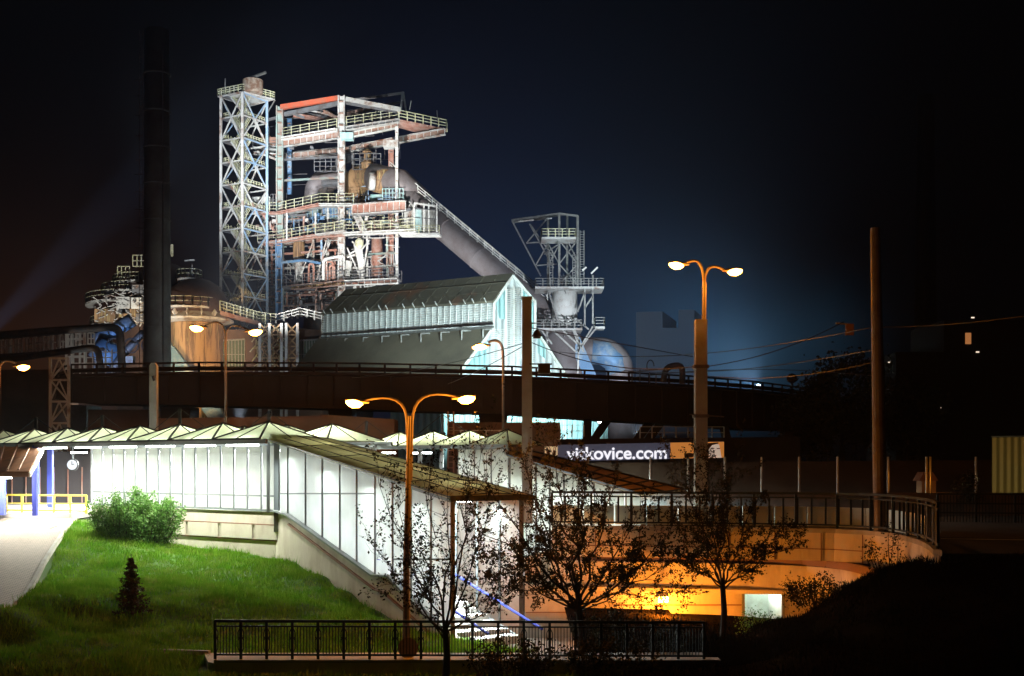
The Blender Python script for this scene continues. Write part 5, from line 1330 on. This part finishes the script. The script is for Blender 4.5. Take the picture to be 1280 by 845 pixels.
# ---- dust catcher tower
Dd = 225
dt = thing('dust_catcher', 'floodlit dust catcher vessel with platforms and an open steel head frame', 'tower', G(705,Dd,-.3))
def T(px,py,b=0): return P(px,py,Dd+b)
def tb(p,q,w_=.3,m='pale',b=(0,0),name='beam'): return MB().beam(T(*p,b[0]),T(*q,b[1]),w_).build(name,m,dt)
MB().tube([T(706,362,4),T(706,405,4)], 2.4, 26).build('neck', 'white', dt, True)
MB().tube([T(704,404,4),T(704,412,4),T(704,426,4),T(704,480,4),T(704,560,4)], [1.2,1.8,4.5,4.6,4.6], 30).build('vessel', 'pipegrey', dt, True)
MB().tube([T(706,405,3),T(710,422,3)], [1.6,.6], 14).build('cone', 'white', dt, True)
# elbow duct at right
eb = MB(); pipe(eb, [T(722,440,3), T(757,438,3), T(774,452,3), T(779,600,3)], 2.6, 22); eb.build('duct', 'pipegrey', dt, True)
MB().tube([T(740,440,2), T(755,441,2), T(768,452,2), T(772,466,2)], [2.3,2.4,2.2,2.0], 22).build('duct_elbow', 'bluesteel', dt, True)
MB().slab([T(724,420,0), T(746,470,0), T(730,470,0), T(716,440,0)], (0,1,0)).build('hopper_plate', 'bluesteel', dt)
# head frame
for x,y0,b_ in ((699,268,0),(722,270,0),(685,271,6),(709,268,8)): tb((x,y0),(x,358),.42,'galv',(b_,b_),'column')
for y,b_ in ((268,0),): 
    tb((699,267),(722,270),.35,'galv'); tb((640,275),(699,267),.3,'galv',(3,0)); tb((642,278),(685,271),.3,'galv',(8,6)); tb((640,275),(643,279),.25,'galv',(3,8)); tb((685,271),(709,268),.3,'galv',(6,8)); tb((709,268),(722,270),.3,'galv',(8,0)); tb((648,277),(690,273),.2,'pale',(5,5)); tb((650,274),(654,277),.2,'galv',(3,7))
for p,q in (((640,276),(676,345)),((658,304),(685,272)),((662,280),(692,335)),((670,331),(690,296)),((658,304),(685,302)),((671,332),(696,330)),((680,318),(697,306)),((663,281),(692,322))): tb(p,q,.24,'galv',(4,4),'bracing')
for p,q in (((699,300),(722,330)),((722,300),(699,330)),((686,306),(699,330)),((699,306),(686,330)),((709,300),(722,326)),((699,330),(722,356)),((722,330),(699,356))): tb(p,q,.22,'galv',(2,2),'bracing')
def tplat(x0,x1,y,dep,hp=12,b_=0,m='galv'):
    d_ = MB(); a, b = T(x0,y,b_), T(x1,y,b_); d_.slab([a,b,b+Vector((0,dep,0)),a+Vector((0,dep,0))], (0,0,-.4)); o = d_.build('platform','pale',dt)
    r_ = MB(); r_.rail([a+Vector((0,dep,0)),a,b,b+Vector((0,dep,0))], hp/F*Dd, 1.4, .06, 3, .09); r_.build('railing', m, o)
tplat(677,720,296,5,10,-1,'yellow'); tplat(669,755,358,7,10,-1); tplat(670,728,410,7,10,-1); tplat(744,756,408,3,11,-2)
lm_ = MB()
for x in (725,730): lm_.beam(T(x,288,0), T(x,356,0), .16)
for k in range(22): y = 290+3.1*k; lm_.beam(T(725,y,0), T(730,y,0), .1)
for x in (687,691): lm_.beam(T(x,314,-1), T(x,356,-1), .14)
for x in (716,719): lm_.beam(T(x,318,-1), T(x,356,-1), .14)
for k in range(13): y = 316+3.1*k; lm_.beam(T(687,y,-1), T(691,y,-1), .09); lm_.beam(T(716,y,-1), T(719,y,-1), .09)
lm_.build('ladder', 'galv', dt)
for p,q in (((731,358),(731,408)),((741,344),(741,405)),((731,385),(741,370)),((722,390),(731,366)),((686,365),(697,400)),((668,410),(690,450)),((722,400),(736,412)),((741,408),(722,440)),((745,410),(728,432)),((716,412),(725,436)),((700,410),(722,430)),((724,424),(722,470)),((718,412),(730,440)),((690,412),(720,440)),((684,412),(684,450)),((676,412),(690,430))): tb(p,q,.3,'galv',(-.5,-.5),'strut')
for p,q in (((728,338),(733,334)),((739,342),(747,334))): tb(p,q,.3,'white',(-1,-1),'lamp_arm')
c = MB(); rg = random.Random(3)
for _ in range(60):
    x = rg.uniform(672,725); y = rg.uniform(392,425); c.beam(T(x,y,rg.uniform(-1,5)), T(x+rg.uniform(-6,6),y+rg.uniform(0,9),rg.uniform(-1,5)), .16)
for _ in range(40):
    x = rg.uniform(684,722); y = rg.uniform(340,362); c.beam(T(x,y,rg.uniform(0,5)), T(x+rg.uniform(-4,4),y+rg.uniform(0,9),rg.uniform(0,5)), .14)
c.build('pipework', 'galv', dt)

# ---- hot stoves (left) : domed vessels
hs = thing('hot_stove', 'domed rusty vessel ringed by stepped lit platforms left of the chimney', 'vessel', G(185,215,-.3))
Ds = 215
def S_(px,py,b=0): return P(px,py,Ds+b)
cx = 187; X = S_(cx,0).x; zz = lambda y: S_(0,y).z; rr = lambda p: p/F*Ds
prof = [(rr(58),0),(rr(58),zz(398)),(rr(56),zz(388)),(rr(58),zz(378)),(rr(56),zz(368)),(rr(48),zz(350)),(rr(34),zz(333)),(rr(20),zz(322)),(rr(7),zz(317)),(rr(6),zz(312))]
MB().lathe(Vector((X,Ds+9,-.0)), prof, 40).build('dome', 'dome', hs, True)
def ringplat(parent, cx_, D_, y, rpx, hp=11, m='yellow', a0=0, a1=360, mdeck='pale', wd_=1.3):
    c = Vector((P(cx_,0,D_).x, D_, P(0,y,D_).z)); r_ = rpx/F*D_; n = 30; d_ = MB(); pts = []
    for i in range(n):
        t0, t1 = R(a0+(a1-a0)*i/n), R(a0+(a1-a0)*(i+1)/n); v0, v1 = Vector((math.cos(t0),math.sin(t0),0)), Vector((math.cos(t1),math.sin(t1),0))
        d_.slab([c+v0*(r_-wd_), c+v1*(r_-wd_), c+v1*r_, c+v0*r_], (0,0,-.35)); pts.append(c+v0*r_)
    pts.append(c+v1*r_)
    o = d_.build('platform', mdeck, parent); q = MB(); q.rail(pts[::2]+[pts[-1]] if len(pts) > 12 else pts, hp/F*D_, 3.2, .045, 2, .08); q.build('railing', m, o)
ringplat(hs,187,Ds+9,383,76,11,a0=180,a1=255); ringplat(hs,187,Ds+9,369,57,10,a0=180,a1=262); ringplat(hs,187,Ds+9,356,44,9,a0=185,a1=270); ringplat(hs,187,Ds+9,409,70,9,a0=185,a1=300); ringplat(hs,187,Ds+9,397,52,9,a0=200,a1=262)
def scage(x0,x1,y0,y1,b,m='yellow',n1=3,n2=2,dep=2,parent=hs):
    c = MB()
    for dd in (0,dep):
        for i in range(n1+1): x = x0+(x1-x0)*i/n1; c.beam(S_(x,y0,b+dd), S_(x,y1,b+dd), .14)
        for j in range(n2+1): y = y0+(y1-y0)*j/n2; c.beam(S_(x0,y,b+dd), S_(x1,y,b+dd), .14)
    c.build('service_cage', m, parent)
scage(147,162,333,347,4); scage(166,182,319,333,4); scage(214,216,306,320,4,n1=1)
for (x0,x1,y0,y1,m) in ((145,162,371,392,'pale'),(164,184,372,386,'white'),(148,170,386,396,'tank'),(152,166,396,404,'white'),(170,184,392,402,'greysteel'),(118,144,386,402,'tank'),(165,183,356,366,'greysteel')):
    t_ = MB(); t_.slab([S_(x0,y1,-2),S_(x1,y1,-2),S_(x1,y0,-2),S_(x0,y0,-2)], (0,3,0)); t_.build('plant_housing', m, hs)
ho = MB()
for x,y in ((168,376),(178,375),(150,389),(160,390)): ho.tube([S_(x,y,-2.3),S_(x,y,-2.1)], .35, 12)
ho.build('porthole', 'black', hs)
c = MB()
for _ in range(90): x = rg.uniform(120,186); y = rg.uniform(372-(x-120)*.3,412); c.beam(S_(x,y,-2.5), S_(x+rg.uniform(-9,9),y+rg.uniform(-4,4),-2.5), .14)
c.build('pipework', 'pale', hs)
# tank with gallery right of chimney
tk = thing('storage_tank', 'rust streaked cylindrical tank with ring gallery and dark dome', 'tank', G(237,200,-.3))
Dt = 200; X = P(237,0,Dt).x; zz = lambda y: P(0,y,Dt).z; rr = lambda p: p/F*Dt
MB().lathe(Vector((X,Dt+4.6,0)), [(rr(33),-.3),(rr(33),zz(402)),(rr(33),zz(401))], 40).build('shell', 'tank', tk, True)
MB().lathe(Vector((X,Dt+4.6,0)), [(rr(36),zz(401)),(rr(46),zz(399)),(rr(46),zz(396)),(rr(36),zz(390)),(rr(30),zz(386))], 40).build('skirt', 'pale', tk)
MB().lathe(Vector((X,Dt+4.6,0)), [(rr(40),zz(388)),(rr(40),zz(374)),(rr(38),zz(366)),(rr(30),zz(354)),(rr(17),zz(346)),(rr(8),zz(343)),(rr(7),zz(341))], 36).build('dome', 'dome', tk, True)
ringplat(tk,237,Dt+4.6,387,45,11,a0=175,a1=365); ringplat(tk,237,Dt+4.6,349,15,11,a0=0,a1=360); 
for k in range(7): a_ = R(200+23*k); v = Vector((math.cos(a_),math.sin(a_),0)); MB().beam(Vector((X,Dt+4.6,zz(398)))+v*rr(34), Vector((X,Dt+4.6,zz(388)))+v*rr(45), .25, .8).build('bracket', 'pale', tk)
MB().beam(P(240,330,Dt), P(240,344,Dt), .1).build('mast', 'galv', tk); MB().beam(P(231,326,Dt), P(243,325,Dt), .25).build('mast_arm', 'galv', tk)
# walkway bridge to the right
wb_ = thing('walkway_bridge', 'inclined footbridge with yellow railings right of the tank', 'footbridge', G(300,205,-.3))
a, b, c_ = P(275,388,200), P(325,402,207), P(345,404,210)
d_ = MB(); d_.slab([a,b,b+Vector((0,2.5,0)),a+Vector((0,2.5,0))], (0,0,-.7)); d_.build('deck', 'pink', wb_)
d_ = MB(); d_.rail([a,b], 1.6, 1.5, .06, 3, .09); d_.rail([a+Vector((0,2.5,0)),b+Vector((0,2.5,0))], 1.6, 1.5, .06, 3, .09); d_.rail([b,c_],1.6,1.2,.06,3,.09); d_.build('railing', 'yellow', wb_)
d_ = MB(); d_.slab([P(340,404,208),P(402,414,212),P(402,414,214),P(340,404,210)], (0,0,-.4)); d_.rail([P(345,404,208),P(375,396,208),P(402,402,208)], 1.5, 1.4, .07, 3, .1); d_.build('railing', 'galv', wb_)
# lattice truss and green glazed building beneath
gb = thing('glazed_building', 'low dark building with tall green glazed windows beside the tank', 'building', G(290,206,-.3))
MB().slab([G(262,206,-.3), G(404,206,-.3), P(404,412,206), P(262,412,206)], (0,6,0)).build('wall', 'brownwall', gb)
def glaz(x0,x1,y0,y1,n):
    MB().slab([P(x0,y1,205.8),P(x1,y1,205.8),P(x1,y0,205.8),P(x0,y0+3,205.8)], (0,.1,0)).build('window', mat('window_green', (.10,.14,.10), .3), gb)
    f = MB()
    for k in range(n+1): x = x0+(x1-x0)*k/n; f.beam(P(x,y0,205.6),P(x,y1,205.6), .14)
    f.beam(P(x0,y0+2,205.6),P(x1,y0,205.6), .25); f.beam(P(x0,(y0+y1)/2,205.6),P(x1,(y0+y1)/2,205.6), .1); f.build('glazing_bar', 'galv', gb)
glaz(270,306,424,462,9); glaz(373,400,424,462,8)
tt = thing('lattice_scaffold', 'tangled lattice steel frame under the footbridge', 'steel frame', G(345,200,-.3))
l1 = MB()
for x in (325,337,352,358,372): l1.beam(P(x,404,200),G(x,200,-.3), .45)
l1.build('column', 'pale', tt)
l2 = MB()
for x0,x1 in ((325,337),(337,352),(358,372)): l2.lattice(P(x0,404,200),P(x0,462,200),P(x1,404,200),P(x1,462,200),4,.22,True)
l2.build('bracing', 'tank', tt); 
l3 = MB()
for _ in range(60): x = rg.uniform(320,352); y = rg.uniform(404,460); l3.beam(P(x,y,202),P(x+rg.choice((0,0,8,-8)),y+rg.uniform(4,12),202), .18)
l3.build('pipework', 'yellow', tt)
# blue chute
o = MB().slab([P(205,420,180),P(222,440,180),P(292,535,180),P(270,535,180),P(205,452,180)], (0,1.5,0)).build('blue_chute', 'bluesteel'); tag(o, 'slanting blue steel chute passing behind the viaduct left of the slim lamp', 'chute')
o = MB().tube([P(225,500,170),P(225,560,170)], 3.0, 20).build('yellow_silo', 'tank'); tag(o, 'pale yellow cylindrical base seen under the viaduct beside the blue chute', 'tank')
# left pipe bridges
pb = thing('pipe_bridge', 'dark pipe bridge with pale truss bays entering from the left', 'pipe bridge', G(50,130,-.3))
m = MB(); pipe(m, [P(-60,424,130),P(60,414,130),P(150,408,130),P(153,470,130)], .42, 14); m.build('large_pipe', 'darksteel', pb, True)
m = MB(); pipe(m, [P(-60,455,128),P(20,448,128),P(123,433,128),P(127,475,128)], .36, 14); m.build('small_pipe', 'darksteel', pb, True)
t_ = MB(); t_.beam(P(-60,428,131),P(130,412,131), .3); t_.beam(P(-60,448,131),P(130,436,131), .3); t_.build('chord', 'darksteel', pb)
t_ = MB()
for k in range(13): x = -20+10.5*k; y0 = 426-.085*(x+20); t_.beam(P(x,y0,131),P(x,y0+18,131), .2); 
for k in range(12): x = -20+10.5*k; y0 = 426-.085*(x+20); t_.beam(P(x,y0,131),P(x+3,y0,131), .25); t_.beam(P(x,y0+9,131),P(x+6,y0+9,131), .14)
for x in (83,90,100,106): t_.beam(P(x,415,131),P(x,465,131), .22)
for y in (424,434,446,456): t_.beam(P(83,y,131),P(107,y-1,131), .18)
for k in range(9):
    x = 6+13*k; y0 = 425-.08*x
    for dx in (0,4,8): t_.beam(P(x+dx,y0,133),P(x+dx,y0+22,133), .12)
    for dy in (0,7,14,21): t_.beam(P(x,y0+dy,133),P(x+8,y0+dy,133), .13)
for k in range(7): t_.beam(P(92+8*k,436,134),P(92+8*k,470,134), .13)
for y in (440,447,454,461): t_.beam(P(92,y,134),P(140,y,134), .1)
t_.build('truss', 'pale', pb)
# blue plant behind
bp = thing('gas_washer', 'blue pipe knot and drums behind the bent grey pipe', 'plant', G(145,150,-.3))
m = MB(); pipe(m, [P(120,425,150),P(145,412,150),P(165,400,150)], .9, 12); m.build('pipe', 'bluesteel', bp, True)
MB().tube([P(127,452,150),P(140,428,150)], 1.8, 18).build('drum', 'bluesteel', bp, True)
m = MB(); pipe(m, [P(135,470,149),P(150,448,149),P(170,425,149),P(180,415,149)], .45, 10); pipe(m, [P(120,465,149),P(120,430,149),P(140,425,149)], .3, 8); m.build('pipe', 'greysteel', bp, True)
m = MB()
for k in range(3):
    for j in range(12): a0, a1 = j/12*2*math.pi, (j+1)/12*2*math.pi; cxx = 142+22*k; m.beam(P(cxx+9*math.cos(a0),432-9*math.sin(a0),147),P(cxx+9*math.cos(a1),432-9*math.sin(a1),147), .15)
m.build('hoop', 'darksteel', bp); MB().slab([P(150,453,148),P(166,453,148),P(166,445,148),P(150,445,148)], (0,1,0)).build('cabinet', 'pale', bp)
# pylon
py = thing('lattice_pylon', 'slim pale lattice pylon at left beside the viaduct end', 'pylon', G(74,96,-.3))
m = MB(); 
for x in (63,86): m.beam(G(x,96,-.3),P(x,447,96), .2); m.beam(G(x,98,-.3),P(x,447,98), .14)
m.build('leg', 'pale', py); m = MB(); m.lattice(P(63,448,96),P(63,556,96),P(86,448,96),P(86,556,96),4,.12); 
for y in (448,475,502,529,556): m.beam(P(63,y,96),P(86,y,96), .16); m.beam(P(74,y,96),P(63,y+27,96), .1); m.beam(P(74,y,96),P(86,y+27,96), .1)
m.build('bracing', 'pale', py)
# distant pale block in the haze
o = MB().slab([G(795,420,-.3),G(868,420,-.3),P(868,387,420),P(848,387,420),P(848,412-2,420),P(828,410,420),P(828,389,420),P(795,390,420)], (9,30,0)).build('distant_block', mat('far_block', (.20,.24,.30), .9)); tag(o, 'faint tall pale block far behind the viaduct', 'building')
flood(Vector((60,330,5)), P(830,430,420), .14, (.6,.8,1), 40)  # added spot without a fixture, lightens the distant block against the sky
o = MB().tube([G(1157,300,-.3), P(1157,120,300)], [3,2.1], 20).build('far_chimney', mat('far_chimney', (.03,.03,.025), .9)); tag(o, 'barely visible distant chimney in the dark at right', 'chimney')
light('SPOT', 'flood_beam', P(947,483,150), (.36,.64,1), 650000, P(790,340,118), .3, 62, blend=1)
light('SPOT', 'search_beam', P(-70,470,230), (.45,.6,1), 1100000, P(100,300,200), .3, 8, blend=.8)
# works lights: floodlights standing in the yard
YD = lambda px, D, z=6.0: G(px, D, z)
floodlamp('floodlight behind the viaduct aimed up at the furnace from the left', Vector((-39.5,140,10)), A(420,225,0), 1.6, (1,.98,.93), 25, k=1.2)
floodlamp('floodlight behind the ore shed aimed up at the furnace galleries', Vector((-10,214,6)), A(455,235,0), .8, (1,1,.98), 68, k=1.2)
floodlamp('floodlight behind the viaduct aimed up at the stair tower', YD(300,112), P(298,165,250), 1.15, (.84,.92,1), 20, k=1.2)
floodlamp('warm floodlight behind the viaduct aimed at the rusty tank', YD(268,125), P(245,440,200), 1.4, (1,.62,.26), 16, k=1.2)
floodlamp('floodlight at the foot of the lattice frame', YD(362,190,8), P(350,420,200), .25, (.8,.9,1), 70, k=.8)
floodlamp('floodlight in front of the ore shed gable', P(655,552,128), P(640,420,170), 2.0, (.80,1,1), 60)
floodlamp('floodlight in front of the dust catcher tower', P(800,545,165), P(705,390,225), 1.1, (.86,.93,1), 50)
floodlamp('floodlight beside the left vessels', P(100,545,160), P(150,385,215), .9, (1,.96,.85), 40)
floodlamp('floodlight aimed along the brown shed roof', P(420,552,130), P(500,410,180), .10, (.85,.95,.95), 60)
floodlamp('blue floodlight hidden beneath the pipe knot', P(120,545,135), P(150,430,150), .7, (.45,.6,1), 60)
floodlamp('floodlight lighting the chimney from the right', P(345,545,120), P(200,350,130), .13, (.9,.97,.95), 60)

# ---- night haze over the works
hm = bpy.data.materials.new('haze_air'); hm.use_nodes = True; t = hm.node_tree; t.nodes.clear()
pv = t.nodes.new('ShaderNodeVolumePrincipled'); pv.inputs['Color'].default_value = (.80,.88,1,1); pv.inputs['Density'].default_value = .0002; pv.inputs['Anisotropy'].default_value = .3
ho_ = t.nodes.new('ShaderNodeOutputMaterial'); t.links.new(pv.outputs[0], ho_.inputs['Volume'])
hb_ = MB().hexa([(-520,-20,-7),(520,-20,-7),(520,720,-7),(-520,720,-7),(-520,-20,112),(520,-20,112),(520,720,112),(-520,720,112)]).build('haze', hm); hb_['kind'] = 'stuff'; hb_['label'] = 'thin night haze over the works'
floodlamp('small floodlight lighting the pipe bridge truss from its right', G(112,126,5), P(85,436,131), .25, (1,.95,.85), 75, k=.8)
